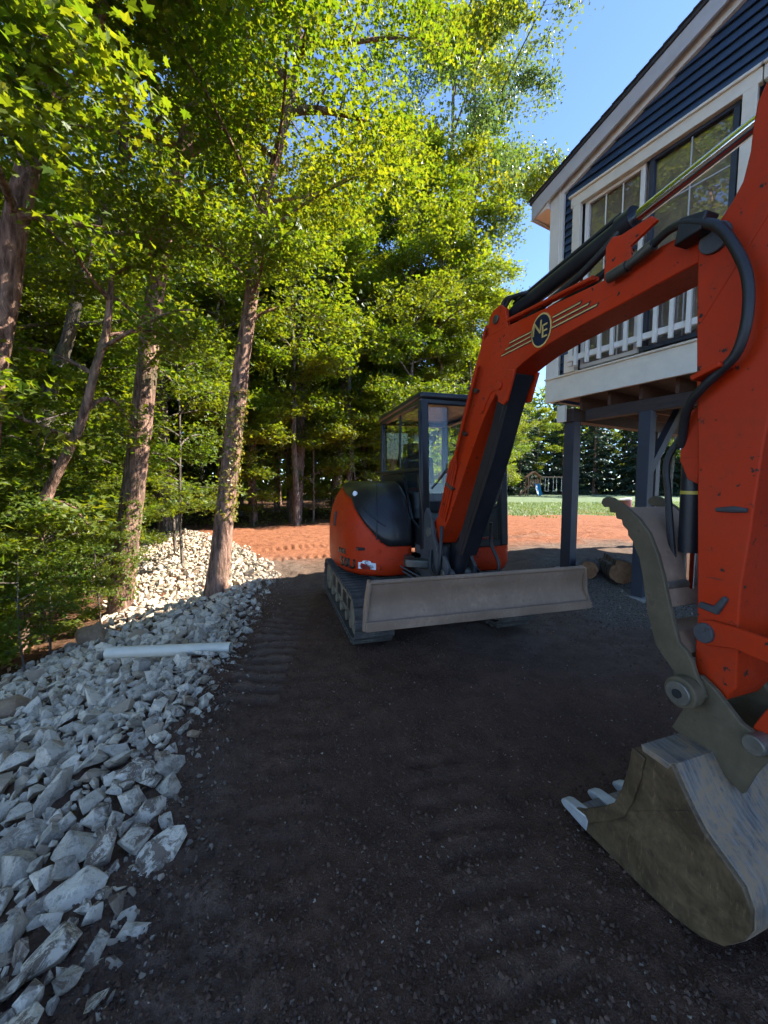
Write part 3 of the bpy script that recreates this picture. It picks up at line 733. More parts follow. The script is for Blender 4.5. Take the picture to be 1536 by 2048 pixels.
def pane(pts, name='window_pane'):
    m_ = MB(); f_ = [Vector(p) for p in pts]; nn = (f_[1]-f_[0]).cross(f_[2]-f_[0]).normalized()*0.002
    a_ = [m_.bm.verts.new(p-nn) for p in f_]; b_ = [m_.bm.verts.new(p+nn) for p in f_]
    m_.bm.faces.new(a_); m_.bm.faces.new(b_[::-1])
    for i in range(len(a_)):
        j = (i+1) % len(a_); m_.bm.faces.new([a_[j], a_[i], b_[i], b_[j]])
    return m_.build(name, M['cab_glass'], cab)
pane([(0.212, 0.93, 1.77), (0.212, -0.57, 1.77), (0.212, -0.55, 2.44), (0.212, 0.87, 2.44)])
pane([(0.207, 0.93, 1.14), (0.207, 0.63, 1.22), (0.207, 0.37, 1.66), (0.207, 0.28, 1.72), (0.207, 0.93, 1.72)])
pane([(0.16, 0.915, 1.50), (-0.70, 0.905, 1.50), (-0.70, 0.87, 2.42), (0.16, 0.88, 2.42)])
pane([(0.16, -0.61, 1.54), (-0.70, -0.61, 1.54), (-0.70, -0.58, 2.42), (0.16, -0.58, 2.42)])
pane([(-0.75, 0.9, 1.38), (-0.75, 0.16, 1.38), (-0.745, 0.16, 2.42), (-0.745, 0.85, 2.42)])
pane([(-0.75, 0.09, 1.38), (-0.75, -0.56, 1.38), (-0.745, -0.55, 2.42), (-0.745, 0.09, 2.42)])
pane([(-0.50, 0.965, 0.99), (-0.72, 0.965, 0.99), (-0.72, 0.93, 1.45), (-0.50, 0.93, 1.45)])
MB().beam((0.218, 0.2, 1.77), (0.218, 0.2, 2.44), 0.02, 0.03, up=(0, 1, 0)).build('window_divider', M['black_paint'], cab, 0.003)
MB().tube([(0.255, 0.955, 2.35), (0.275, 1.0, 2.2), (0.275, 1.03, 1.5), (0.255, 1.03, 1.35)], 0.012, 8).build('hand_rail', M['black_paint'], cab)
MB().tube([(0.1, 0.93, 1.55), (-0.25, 0.93, 1.95), (-0.27, 0.925, 2.2)], 0.008, 6).build('wiper', M['black_paint'], cab)
st = MB().box((-0.27, -0.1, 1.30), (0.48, 0.5, 0.14)).build('seat', M['seat_fabric'], ex, 0.04, seg=3)
mb = MB(); mb.prism([(-0.42, 1.36), (-0.30, 1.36), (-0.40, 1.95), (-0.46, 2.0), (-0.52, 1.95)], -0.49, -0.05, X=(0, 1, 0), Y=(0, 0, 1), N=(1, 0, 0)); mb.build('backrest', M['seat_fabric'], st, 0.04, seg=3)
MB().box((-0.27, -0.5, 2.08), (0.28, 0.1, 0.2)).build('head_rest', M['seat_fabric'], st, 0.03, seg=3)
MB().box((-0.27, -0.1, 1.08), (0.4, 0.4, 0.3)).build('seat_base', M['plastic_grey'], st, 0.01)
for x in (0.05, -0.58):
    cn = MB().box((x, 0.15, 1.34), (0.14, 0.6, 0.32)).build('control_console', M['plastic_grey'], ex, 0.03)
    MB().tube([(x, 0.36, 1.5), (x, 0.40, 1.62), (x, 0.39, 1.72)], [0.015, 0.012, 0.022], 10).build('joystick', M['hose_rubber'], cn)
mb = MB()
for x in (-0.2, -0.32): mb.tube([(x, 0.62, 0.94), (x, 0.66, 1.25), (x, 0.6, 1.4)], 0.012, 8)
mb.build('travel_lever', M['black_paint'], ex)
MB().box((-0.27, 0.18, 0.93), (0.9, 1.45, 0.03)).build('cab_floor', M['black_paint'], ex)
MB().box((-0.1, 0.55, 1.5), (0.16, 0.1, 0.22)).build('instrument_display', M['plastic_grey'], ex, 0.015)

# --- swing bracket carrying the boom foot
def lp(x, y, z): return (x, y, z)
mb = MB()
mb.tube([(0.06, 1.02, 0.56), (0.06, 1.02, 0.98)], 0.13, 20)
mb.box((0.06, 0.88, 0.66), (0.34, 0.26, 0.16)); mb.box((0.06, 0.88, 0.9), (0.34, 0.26, 0.10))
sb = mb.build('swing_bracket', M['dark_cast'], ex, 0.012)
for off in (-0.155, 0.12):
    bprism([(-0.16, 0.60), (0.10, 0.56), (0.30, 0.60), (0.40, 0.72), (0.42, 0.84), (0.34, 0.92), (0.2, 0.95), (0.12, 1.10), (0.06, 1.27), (-0.05, 1.36), (-0.10, 1.30), (-0.12, 1.0), (-0.2, 0.8)], off, off+0.035, 'bracket_cheek', M['dark_cast'], sb, 0.006)
bpin(0.03, 1.12, -0.17, 0.17, 0.05, 'foot_pin', M['pin_steel'], sb)
bpin(0.33, 0.76, -0.17, 0.17, 0.045, 'foot_pin', M['pin_steel'], sb)
MB().tube([(0.30, 0.55, 0.80), (0.34, 0.95, 0.80)], 0.05, 14).tube([(0.34, 0.93, 0.80), (0.24, 1.12, 0.80)], 0.03, 12).build('swing_cylinder', M['fitting'], ex)
MB().prism([(0.28, 1.0), (0.44, 0.98), (0.45, 1.08), (0.3, 1.2), (0.15, 1.22), (0.14, 1.12)], 0.76, 0.84, X=(1, 0, 0), Y=(0, 1, 0), N=(0, 0, 1)).build('swing_link', M['fitting'], ex, 0.012)
mb = MB(); mb.tube([(0.42, 0.78, 0.72), (0.2, 1.0, 0.6), (0.0, 1.3, 0.58)], 0.016, 8); mb.tube([(0.38, 0.8, 0.66), (0.2, 1.1, 0.54), (-0.05, 1.2, 0.55)], 0.014, 8); mb.build('swing_hose', M['hose_rubber'], ex)
MB().prism([(-0.24, 0.86), (-0.96, 0.75), (-0.96, 0.6), (-0.24, 0.9)], 0.93, 0.98, X=(1, 0, 0), Y=(0, 1, 0), N=(0, 0, 1)).build('foot_step', M['orange'], ex, 0.006)

# --- boom
BOOM = [(-0.06, 1.10), (0.02, 1.22), (0.128, 1.30), (0.175, 1.40), (0.265, 1.56), (0.337, 1.735), (0.465, 2.008), (0.577, 2.245), (0.702, 2.50), (0.79, 2.655), (0.84, 2.71), (0.92, 2.735), (1.169, 2.706), (1.855, 2.645), (2.09, 2.628), (2.213, 2.645), (2.33, 2.638), (2.45, 2.60), (2.51, 2.54), (2.46, 2.48), (2.368, 2.492), (2.22, 2.487), (2.03, 2.476), (1.838, 2.470), (1.609, 2.455), (1.439, 2.435), (1.307, 2.405), (1.16, 2.36), (1.04, 2.29), (0.94, 2.20), (0.86, 2.11), (0.772, 1.99), (0.649, 1.80), (0.525, 1.60), (0.398, 1.40), (0.30, 1.25), (0.20, 1.12), (0.12, 1.02), (0.02, 1.0)]
boom = bprism(BOOM, -0.098, 0.098, 'boom', M['orange'], ex, 0.006)
bprism([(0.80, 2.16), (0.86, 2.23), (0.95, 2.345), (1.05, 2.395), (1.19, 2.40), (1.24, 2.38), (1.16, 2.19), (1.12, 2.165), (1.06, 2.20), (1.02, 2.29), (0.96, 2.285), (0.90, 2.22), (0.86, 2.15)], -0.108, -0.088, 'gusset_plate', M['orange'], boom, 0.004)
bprism([(0.80, 2.16), (0.95, 2.345), (1.05, 2.395), (1.24, 2.38), (1.16, 2.19), (1.06, 2.20)], 0.088, 0.108, 'gusset_plate', M['orange'], boom, 0.004)
for off in (-0.10, 0.07):
    bprism([(0.90, 2.72), (0.915, 2.84), (0.96, 2.885), (1.05, 2.89), (1.11, 2.84), (1.14, 2.70)], off, off+0.03, 'cylinder_lug', M['orange'], boom, 0.005)
bprism([(1.92, 2.63), (1.925, 2.80), (1.96, 2.83), (2.01, 2.81), (2.16, 2.805), (2.19, 2.77), (2.06, 2.73), (2.08, 2.63)], -0.096, -0.076, 'bracket_plate', M['orange'], boom, 0.004)
bpin(1.08, 2.31, -0.125, 0.12, 0.03, 'pin', M['orange'], boom)
bpin(1.01, 2.80, -0.115, 0.115, 0.032, 'pin', M['fitting'], boom)
for k, dv in enumerate((0.0, 0.038, 0.076, 0.114)):
    pts = [(0.16+dv*0.9, 1.30-dv*0.45), (0.265+dv*0.9, 1.53-dv*0.45), (0.337+dv*0.9, 1.715-dv*0.45), (0.465+dv*0.9, 1.995-dv*0.45), (0.577+dv*0.9, 2.225-dv*0.45), (0.702+dv*0.9, 2.48-dv*0.45)]
    if k < 2: pts += [(0.80+dv*0.3, 2.67-dv*0.1), (0.83+dv*0.3, 2.76), (0.88, 2.79+0.01*k), (0.96, 2.765), (1.2, 2.745), (1.85, 2.69)]
    else: pts += [(0.75+dv*0.8, 2.56-dv*0.45)]
    btube([(u, h, -0.112 if i < 8 else -0.06-0.03*k) for i, (u, h) in enumerate(catmull(pts, 3))], 0.0115, 'hydraulic_pipe', M['orange'], boom, 8)
for u, h in ((0.31, 1.60), (0.52, 2.06), (0.68, 2.38)):
    bprism([(u-0.03, h), (u-0.005, h+0.02), (u+0.13, h-0.04), (u+0.105, h-0.06)], -0.128, -0.098, 'pipe_clamp', M['fitting'], boom, 0.003)
# emblem and stripes on the boom side
def ell(cu, ch, ru, rh, n=40): return [(cu+ru*math.cos(2*math.pi*i/n), ch+rh*math.sin(2*math.pi*i/n)) for i in range(n)]
emb = bprism(ell(1.479, 2.553, 0.088, 0.102), -0.1015, -0.097, 'emblem', M['decal_gold'], boom, 0)
bprism(ell(1.479, 2.553, 0.078, 0.091), -0.1030, -0.1000, 'emblem_field', M['decal_navy'], emb, 0)
lettering('emblem_lettering', 'N', 0.115, lambda x, y: bp(1.448+x+0.1*y, 2.570+y, -0.1045), M['decal_gold'], emb, EXI)
lettering('emblem_lettering', 'E', 0.115, lambda x, y: bp(1.512+x, 2.535+y, -0.1046), M['decal_gold'], emb, EXI)
for (a, b) in [((1.160, 2.580), (1.388, 2.575)), ((1.115, 2.548), (1.386, 2.548)), ((1.072, 2.520), (1.392, 2.520)), ((1.568, 2.592), (1.78, 2.590)), ((1.570, 2.562), (1.836, 2.560)), ((1.564, 2.534), (1.89, 2.532))]:
    st_ = bprism([(a[0], a[1]-0.009), (b[0], b[1]-0.009), (b[0]+0.012, b[1]+0.009), (a[0]+0.012, a[1]+0.009)], -0.1005, -0.097, 'stripe', M['decal_navy'], boom, 0)
    bprism([(a[0]+0.004, a[1]-0.004), (b[0]-0.004, b[1]-0.004), (b[0]+0.004, b[1]+0.004), (a[0]+0.012, a[1]+0.004)], -0.1018, -0.0990, 'stripe_core', M['decal_gold'], st_, 0)
# boom cylinder in front of the belly
bc = btube([(0.33, 0.76, 0.0), (0.42, 0.93, 0), (0.95, 1.98, 0)], 0.062, 'boom_cylinder', M['blue_black'], ex, 18)
btube([(0.95, 1.98, 0.0), (0.97, 2.02, 0)], 0.072, 'gland', M['blue_black'], bc, 18)
btube([(0.96, 2.0, 0.0), (1.08, 2.30, 0)], 0.034, 'rod', M['chrome'], bc, 14)
bprism([(0.42, 1.0), (0.50, 0.98), (0.90, 1.76), (1.02, 2.02), (1.14, 2.33), (1.05, 2.34), (0.94, 2.06), (0.82, 1.82)], -0.075, -0.068, 'rod_guard', M['blue_black'], bc, 0.003)
bprism([(0.47, 0.97), (0.53, 0.96), (0.97, 1.80), (1.16, 2.26), (1.22, 2.36), (1.17, 2.38), (1.10, 2.26), (0.92, 1.83)], -0.072, 0.075, 'rod_guard', M['blue_black'], bc, 0.003)
btube(catmull([(0.45, 0.98, 0.12), (0.50, 1.2, 0.16), (0.47, 1.42, 0.17), (0.40, 1.55, 0.13)], 5), 0.015, 'hose', M['hose_rubber'], bc, 8)
btube(catmull([(0.30, 0.80, 0.2), (0.5, 0.70, 0.26), (0.55, 0.86, 0.3), (0.46, 1.05, 0.27), (0.5, 1.25, 0.24)], 5), 0.016, 'hose', M['hose_rubber'], bc, 8)
btube(catmull([(0.1, 0.95, -0.17), (0.16, 0.78, -0.2), (0.28, 0.74, -0.19), (0.3, 0.95, -0.17), (0.24, 1.2, -0.13)], 5), 0.018, 'hose', M['hose_rubber'], bc, 8)
btube(catmull([(0.62, 1.50, 0.08), (0.60, 1.42, 0.20), (0.66, 1.70, 0.24), (0.74, 1.78, 0.1)], 5), 0.010, 'hose', M['hose_rubber'], bc, 8)
# arm cylinder on top of the boom
ac = btube([(1.01, 2.80, 0.0), (1.12, 2.835, 0), (1.96, 2.905, 0)], 0.05, 'arm_cylinder', M['blue_black'], ex, 20)
btube([(1.93, 2.9025, 0.0), (2.01, 2.909, 0)], 0.062, 'gland', M['blue_black'], ac, 20)
btube([(2.0, 2.908, 0.0), (2.60, 2.962, 0)], 0.030, 'rod', M['chrome'], ac, 18)
btube([(1.10, 2.885, -0.02), (1.94, 2.962, -0.02)], 0.013, 'cylinder_pipe', M['blue_black'], ac, 8)
btube(catmull([(1.0, 2.86, -0.06), (1.03, 2.93, -0.05), (1.09, 2.93, -0.04), (1.14, 2.90, -0.02)], 5), 0.016, 'hose', M['hose_rubber'], ac, 8)
btube(catmull([(1.06, 2.83, -0.08), (1.12, 2.90, -0.07), (1.2, 2.90, -0.05), (1.26, 2.89, -0.02)], 5), 0.014, 'hose', M['hose_rubber'], ac, 8)
btube(catmull([(1.25, 2.72, -0.04), (1.5, 2.735, -0.05), (1.72, 2.77, -0.05), (1.9, 2.84, -0.04), (1.95, 2.88, -0.03)], 5), 0.022, 'hose', M['hose_rubber'], ac, 10)
btube(catmull([(1.25, 2.72, 0.03), (1.6, 2.73, 0.03), (1.8, 2.75, 0.03), (1.98, 2.80, 0.03)], 5), 0.022, 'hose', M['hose_rubber'], ac, 10)

# --- arm
ARM = [(2.445, 2.605), (2.375, 2.52), (2.380, 2.369), (2.398, 2.0), (2.416, 1.738), (2.434, 1.40), (2.452, 1.043), (2.452, 0.90), (2.46, 0.80), (2.50, 0.745), (2.56, 0.755), (2.60, 0.83), (2.592, 1.10), (2.594, 1.235), (2.609, 1.403), (2.628, 1.72), (2.67, 2.1), (2.73, 2.45), (2.755, 2.7), (2.735, 2.93), (2.69, 3.01), (2.62, 3.02), (2.565, 2.985), (2.545, 2.945), (2.536, 2.88), (2.532, 2.79), (2.515, 2.70), (2.485, 2.65)]
arm = bprism(ARM, -0.108, 0.108, 'arm', M['orange'], ex, 0.006)
bprism([(2.40, 2.255), (2.405, 2.245), (2.60, 2.53), (2.70, 2.65), (2.695, 2.66), (2.59, 2.545)], -0.111, -0.105, 'weld_seam', M['orange'], arm, 0.002)
bpin(2.44, 2.545, -0.125, 0.125, 0.055, 'pivot_pin', M['dark_cast'], arm)
bpin(2.62, 2.965, -0.12, 0.12, 0.035, 'pivot_pin', M['dark_cast'], arm)
bprism([(2.35, 1.90), (2.40, 1.93), (2.40, 1.60), (2.36, 1.62), (2.325, 1.70), (2.325, 1.82)], -0.07, -0.045, 'cylinder_lug', M['orange'], arm, 0.004)
bprism([(2.35, 1.90), (2.40, 1.93), (2.40, 1.60), (2.36, 1.62), (2.325, 1.70), (2.325, 1.82)], 0.045, 0.07, 'cylinder_lug', M['orange'], arm, 0.004)
hc = btube([(2.50, 1.50, -0.112), (2.56, 1.505, -0.118), (2.60, 1.503, -0.114)], [0.008, 0.013, 0.008], 'hose_clip', M['dark_cast'], arm, 8)
bprism([(2.46, 1.10), (2.53, 1.09), (2.56, 1.16), (2.545, 1.17), (2.515, 1.12), (2.465, 1.125)], -0.125, -0.10, 'hose_clip', M['dark_cast'], arm, 0.005)
bprism([(2.435, 2.0), (2.53, 2.03), (2.53, 2.05), (2.43, 2.02)], -0.20, -0.10, 'hose_clip', M['orange'], arm, 0.004)
bprism(ell(2.50, 1.01, 0.035, 0.04, 20), -0.15, 0.15, 'link_pin', M['dark_cast'], arm, 0.004)
# bucket linkage
for off in (-0.135, 0.115):
    bprism([(2.462, 1.005), (2.475, 1.05), (2.51, 1.065), (2.60, 1.066), (2.80, 1.05), (2.86, 1.02), (2.85, 0.975), (2.80, 0.962), (2.60, 0.985), (2.51, 0.962), (2.475, 0.97)], off, off+0.02, 'bucket_link', M['orange'], ex, 0.004)
    bprism([(2.80, 1.05), (2.86, 1.04), (2.875, 0.98), (2.74, 0.66), (2.69, 0.645), (2.655, 0.685), (2.665, 0.73)], off+0.022, off+0.044, 'bucket_link', M['orange'], ex, 0.004)
kc = btube([(2.78, 1.95, 0), (2.82, 1.45, 0)], 0.05, 'bucket_cylinder', M['blue_black'], ex, 16)
btube([(2.82, 1.45, 0), (2.835, 1.02, 0)], 0.028, 'rod', M['chrome'], kc, 14)
bprism([(2.66, 2.1), (2.80, 2.02), (2.82, 1.92), (2.76, 1.88), (2.64, 1.9)], -0.06, 0.06, 'cylinder_lug', M['orange'], arm, 0.004)
# --- thumb
TH = [(2.026, 1.505), (2.035, 1.528), (2.06, 1.538), (2.092, 1.532), (2.155, 1.498), (2.23, 1.442), (2.281, 1.382), (2.324, 1.291), (2.354, 1.195), (2.385, 1.077), (2.413, 0.992), (2.427, 0.947), (2.463, 0.918), (2.481, 0.889), (2.50, 0.838), (2.528, 0.792), (2.535, 0.766), (2.516, 0.725), (2.468, 0.705), (2.425, 0.735), (2.412, 0.782), (2.416, 0.816), (2.365, 0.864), (2.332, 0.902), (2.308, 0.973), (2.285, 1.045), (2.27, 1.128), (2.257, 1.192), (2.239, 1.263), (2.212, 1.315), (2.205, 1.335), (2.18, 1.36), (2.176, 1.385), (2.15, 1.405), (2.144, 1.43), (2.115, 1.435), (2.108, 1.462), (2.078, 1.462), (2.072, 1.488), (2.045, 1.485)]
th = bprism(TH, -0.172, -0.150, 'thumb', M['thumb_steel'], ex, 0.004)
bprism(TH, 0.150, 0.172, 'side_plate', M['thumb_steel'], th, 0.004)
bprism([(2.16, 1.492), (2.225, 1.440), (2.275, 1.380), (2.316, 1.290), (2.346, 1.195), (2.377, 1.077), (2.365, 1.073), (2.332, 1.19), (2.302, 1.285), (2.262, 1.37), (2.212, 1.43), (2.15, 1.48)], -0.149, 0.149, 'web_plate', M['blade_steel'], th, 0.003)
bprism([(2.33, 1.0), (2.40, 0.98), (2.44, 0.90), (2.42, 0.86), (2.36, 0.92)], -0.149, 0.149, 'cross_plate', M['blade_steel'], th, 0.003)
bpin(2.475, 0.765, -0.225, -0.173, 0.062, 'pivot_boss', M['thumb_steel'], th, 24, 0.006)
bpin(2.475, 0.765, -0.238, -0.226, 0.046, 'pin_collar', M['pin_steel'], th, 24, 0.003)
bpin(2.475, 0.765, -0.243, -0.239, 0.018, 'pin_bore', M['hose_rubber'], th, 16, 0.0)
bpin(2.33, 1.16, -0.15, 0.15, 0.03, 'cross_pin', M['pin_steel'], th, 16)
tc = btube([(2.335, 1.78, 0.0), (2.34, 1.30, 0)], 0.042, 'thumb_cylinder', M['blue_black'], ex, 18)
btube([(2.3395, 1.57, 0.0), (2.3395, 1.555, 0)], 0.0445, 'paint_band', M['yellow_band'], tc, 18)
btube([(2.34, 1.30, 0.0), (2.34, 1.14, 0)], 0.024, 'rod', M['chrome'], tc, 14)
btube(catmull([(2.31, 1.80, -0.05), (2.27, 1.70, -0.07), (2.28, 1.55, -0.065), (2.30, 1.35, -0.06), (2.31, 1.25, -0.05)], 5), 0.014, 'hose', M['hose_rubber'], tc, 8)
# --- bucket
BK = [(2.436, 0.545), (2.412, 0.525), (2.407, 0.497), (2.399, 0.428), (2.374, 0.316), (2.343, 0.229), (2.30, 0.179), (2.183, 0.062), (2.125, 0.025), (2.098, -0.015), (2.110, -0.035), (2.16, -0.036), (2.31, -0.032), (2.465, -0.030), (2.60, -0.015), (2.686, 0.011), (2.752, 0.058), (2.798, 0.132), (2.818, 0.19), (2.815, 0.255), (2.79, 0.310), (2.735, 0.350), (2.67, 0.395), (2.634, 0.440), (2.595, 0.495), (2.555, 0.555)]
bk = bprism(BK, -0.37, -0.352, 'bucket', M['bucket_side'], ex, 0.003)
bprism(BK, 0.352, 0.37, 'side_plate', M['bucket_side'], bk, 0.003)
sh = BK[9:]; inner = []
arr = np.array(sh); dd = np.gradient(arr, axis=0); nn_ = np.stack([-dd[:, 1], dd[:, 0]], 1); nn_ /= np.linalg.norm(nn_, axis=1)[:, None]
inn_ = arr+nn_*0.02; out_ = arr-nn_*0.003
bprism([tuple(p) for p in out_]+[tuple(p) for p in inn_[::-1]], -0.3515, 0.3515, 'shell', M['bucket_shell'], bk, 0.002, sharp=30)
bprism([(BK[0][0], BK[0][1]+0.012), BK[-1], (BK[-1][0]-0.01, BK[-1][1]-0.025), (BK[0][0]+0.01, BK[0][1]-0.012)], -0.372, 0.372, 'top_plate', M['bucket_shell'], bk, 0.003)
def off_strip(i0, i1, w):
    a_ = np.array(BK[i0:i1+1]); d_ = np.gradient(a_, axis=0); n_ = np.stack([-d_[:, 1], d_[:, 0]], 1); n_ /= np.linalg.norm(n_, axis=1)[:, None]
    b_ = a_+n_*w; a_ = a_-n_*0.004; return [tuple(p) for p in a_]+[tuple(p) for p in b_[::-1]]
bprism(off_strip(1, 7, 0.05), -0.382, -0.3705, 'side_cutter', M['bucket_side'], bk, 0.003)
bprism([(2.26, 0.12), (2.62, 0.43), (2.625, 0.422), (2.265, 0.112)], -0.374, -0.3695, 'weld_seam', M['bucket_side'], bk, 0.001)
for (a_, b_) in ((18, 19), (21, 22)):
    p_, q_ = BK[a_], BK[b_]
tooth0 = None
for k in range(5):
    o_ = -0.345+k*0.1725
    mb = MB()
    u0, h0 = BK[9]
    for (sec) in [0]:
        mb.prism([(u0+0.11, h0+0.058), (u0+0.0, h0+0.040), (u0-0.03, h0+0.034), (u0-0.058, h0+0.018), (u0-0.062, h0+0.0), (u0-0.04, h0-0.012), (u0+0.10, h0-0.022)], o_-0.028, o_+0.028, BF, BU, BZ, BN)
    mb.build('tooth', M['tooth_steel'], bk, 0.008, inv=EXI)
bprism([(BK[9][0]-0.005, BK[9][1]+0.004), (BK[9][0]+0.01, BK[9][1]+0.03), (BK[9][0]+0.16, BK[9][1]+0.03), (BK[9][0]+0.16, BK[9][1]-0.02)], -0.351, 0.351, 'lip', M['bucket_shell'], bk, 0.003)
for off in (-0.145, 0.12):
    bprism([(2.40, 0.56), (2.44, 0.66), (2.425, 0.76), (2.45, 0.82), (2.50, 0.835), (2.555, 0.80), (2.64, 0.72), (2.715, 0.70), (2.73, 0.65), (2.69, 0.56), (2.66, 0.46), (2.5, 0.53)], off, off+0.025, 'ear', M['thumb_steel'], bk, 0.004)
bprism([(2.405, 0.60), (2.43, 0.66), (2.52, 0.60), (2.6, 0.50), (2.5, 0.54)], -0.119, 0.119, 'ear_web', M['thumb_steel'], bk, 0.004)
bpin(2.695, 0.68, -0.18, 0.17, 0.035, 'link_pin', M['pin_steel'], bk)
# --- big hose down the side of the arm, with its couplings
hp = catmull([(2.20, 2.640, -0.14), (2.265, 2.655, -0.15), (2.313, 2.652, -0.16), (2.368, 2.635, -0.17), (2.434, 2.592, -0.17), (2.49, 2.54, -0.17), (2.546, 2.432, -0.17), (2.581, 2.332, -0.17), (2.592, 2.233, -0.17), (2.586, 2.14, -0.17), (2.56, 2.065, -0.165), (2.512, 2.022, -0.16), (2.454, 1.977, -0.155), (2.385, 1.915, -0.13), (2.345, 1.83, -0.09), (2.325, 1.76, -0.06)], 5)
bh = btube(hp, 0.0175, 'arm_hose', M['hose_rubber'], ex, 14)
for (a, b, r) in [((1.99, 2.612, -0.14), (2.09, 2.615, -0.14), 0.027), ((2.09, 2.615, -0.14), (2.135, 2.625, -0.14), 0.021), ((2.13, 2.624, -0.14), (2.215, 2.642, -0.142), 0.025)]:
    btube([a, b], r, 'coupling', M['fitting'], bh, 12)
bprism([(2.33, 2.56), (2.43, 2.57), (2.45, 2.63), (2.35, 2.66)], -0.185, -0.11, 'hose_guard', M['hose_rubber'], bh, 0.006)

# ------------------------------------------------------------------ stones of the bank
def hull_rock(r, flat=0.7, n=13, elong=1.25, bev=0.0):
    p = r.normal(size=(n, 3)); p /= np.linalg.norm(p, axis=1)[:, None]; p *= r.uniform(0.75, 1.05, (n, 1))
    p *= np.array([elong, 1.0, flat])*0.5
    bm = bmesh.new(); vs = [bm.verts.new(v) for v in p]; res = bmesh.ops.convex_hull(bm, input=vs)
    bmesh.ops.delete(bm, geom=[g for g in res['geom_interior'] if isinstance(g, bmesh.types.BMVert)], context='VERTS')
    if bev:
        bmesh.ops.dissolve_limit(bm, angle_limit=0.18, verts=bm.verts[:], edges=bm.edges[:])
        bmesh.ops.bevel(bm, geom=bm.edges[:], offset=bev, segments=1, affect='EDGES', clamp_overlap=True)
    bmesh.ops.triangulate(bm, faces=bm.faces[:]); bm.verts.ensure_lookup_table()
    for i, v in enumerate(bm.verts): v.index = i
    V = np.array([v.co[:] for v in bm.verts]); F = np.array([[v.index for v in f.verts] for f in bm.faces]); bm.free(); return V, F
rr_ = np.random.default_rng(21)
ROCKS = [hull_rock(rr_, rr_.uniform(0.55, 0.95), int(rr_.integers(10, 16)), rr_.uniform(1.0, 1.45), 0.009) for _ in range(24)]
SLABS = [hull_rock(rr_, rr_.uniform(0.45, 0.65), int(rr_.integers(16, 24)), rr_.uniform(1.2, 1.5), 0.018) for _ in range(10)]
def rotm(a, b, c):
    return np.array(Matrix.Rotation(c, 3, 'Z') @ Matrix.Rotation(b, 3, 'Y') @ Matrix.Rotation(a, 3, 'X'))
cand = []
emax = lambda y: np.interp(y, [0, 3, 4.5, 5.5, 7, 9, 11, 13, 14], [2.9, 2.9, 2.45, 2.2, 2.7, 3.2, 2.6, 1.6, 0.6])
cell = {}
def try_place(x, y, s, k):
    q = (int(x//0.2), int(y//0.2))
    for a in range(q[0]-2, q[0]+3):
        for b in range(q[1]-2, q[1]+3):
            for (px, py, ps) in cell.get((a, b), ()):
                if (px-x)**2+(py-y)**2 < (k*(s+ps)/2)**2: return False
    cell.setdefault(q, []).append((x, y, s)); return True
for phase, (s0, s1, tries, k) in enumerate([(0.17, 0.23, 500, 0.95), (0.11, 0.17, 8000, 0.80), (0.075, 0.12, 16000, 0.70), (0.04, 0.08, 14000, 0.7)]):
    for _ in range(tries):
        y = rr_.uniform(0.5, 14) if rr_.random() < 0.6 else rr_.uniform(0.5, 5)
        e = rr_.uniform(-0.16, 3.2); x = float(np.interp(y, EY, EX))-e*(1.0 if y < 8 else 1.3)
        e = float(edge_dist(np.array(x), np.array(y)))
        if e > emax(y)+rr_.normal()*0.15 or e < -0.02-0.12*rr_.random(): continue
        if phase == 0 and y > 2.6 and rr_.random() < 0.85: continue
        if abs(x) > 1.35*y+1.0: continue
        s = rr_.uniform(s0, s1)
        if e < 0.25 and y > 2.4 and s > 0.14: s *= 0.7
        if e < 0.12 and rr_.random() < 0.5: continue
        if try_place(x, y, s, k): cand.append((x, y, s, e))
HAND = [(-1.22, 1.42, 0.17), (-1.12, 1.62, 0.16), (-1.40, 1.62, 0.18), (-1.56, 1.40, 0.17), (-1.28, 1.84, 0.16), (-1.52, 1.88, 0.16), (-1.14, 1.22, 0.17), (-1.44, 1.12, 0.17), (-1.40, 2.07, 0.15), (-1.76, 1.77, 0.17)]
# a hand-laid row of big slabs along the near soil edge
for (x, y, s) in HAND:
    cand = [c for c in cand if (c[0]-x)**2+(c[1]-y)**2 > (0.42*(s+c[2]))**2]; cand.append((x, y, s, 0.1))
cell.clear()
for c in cand: cell.setdefault((int(c[0]//0.2), int(c[1]//0.2)), []).append((c[0], c[1], c[2]*(1.35 if c[3] == 0.1 else 1.0)))
for _ in range(7000):
    y = rr_.uniform(0.6, 3.0); x = float(np.interp(y, EY, EX))-rr_.uniform(-0.02, 2.3); s = rr_.uniform(0.07, 0.17); e = float(edge_dist(np.array(x), np.array(y)))
    if e > 0.0 and try_place(x, y, s, 0.66): cand.append((x, y, s, e+1e-4))
for _ in range(9000):
    y = rr_.uniform(0.6, 4.5); x = float(np.interp(y, EY, EX))-rr_.uniform(-0.04, 2.5); s = rr_.uniform(0.035, 0.07); e = float(edge_dist(np.array(x), np.array(y)))
    if e > -0.04 and try_place(x, y, s, 0.6): cand.append((x, y, s, e+1e-4))
def inview(x, y, z):
    f = y*0.99737+(z-1.6)*-0.0725; u = 0.0725*y+(z-1.6)*0.99737
    if f < 0.3: return False
    return abs(x/f) < 0.997+0.08 and abs(u/f) < 1.33+0.08
P = []
for (x, y, s, e) in cand:
    z = float(terrain_base(np.array(x), np.array(y)))
    vis = inview(x, y, z); P.append((s/math.sqrt(x*x+y*y+2.0) if vis else 0.0, x, y, z, s, e))
P.sort(key=lambda p: -p[0])
rock_meshes = {}
def rock_mesh(kind, i, soil):
    k = (kind, i, soil)
    if k not in rock_meshes:
        V, F = (SLABS if kind else ROCKS)[i]
        rock_meshes[k] = np_mesh('stone', V, F, False, [M['rock']], dict(soil=np.full(len(V), soil)))
    return rock_meshes[k]
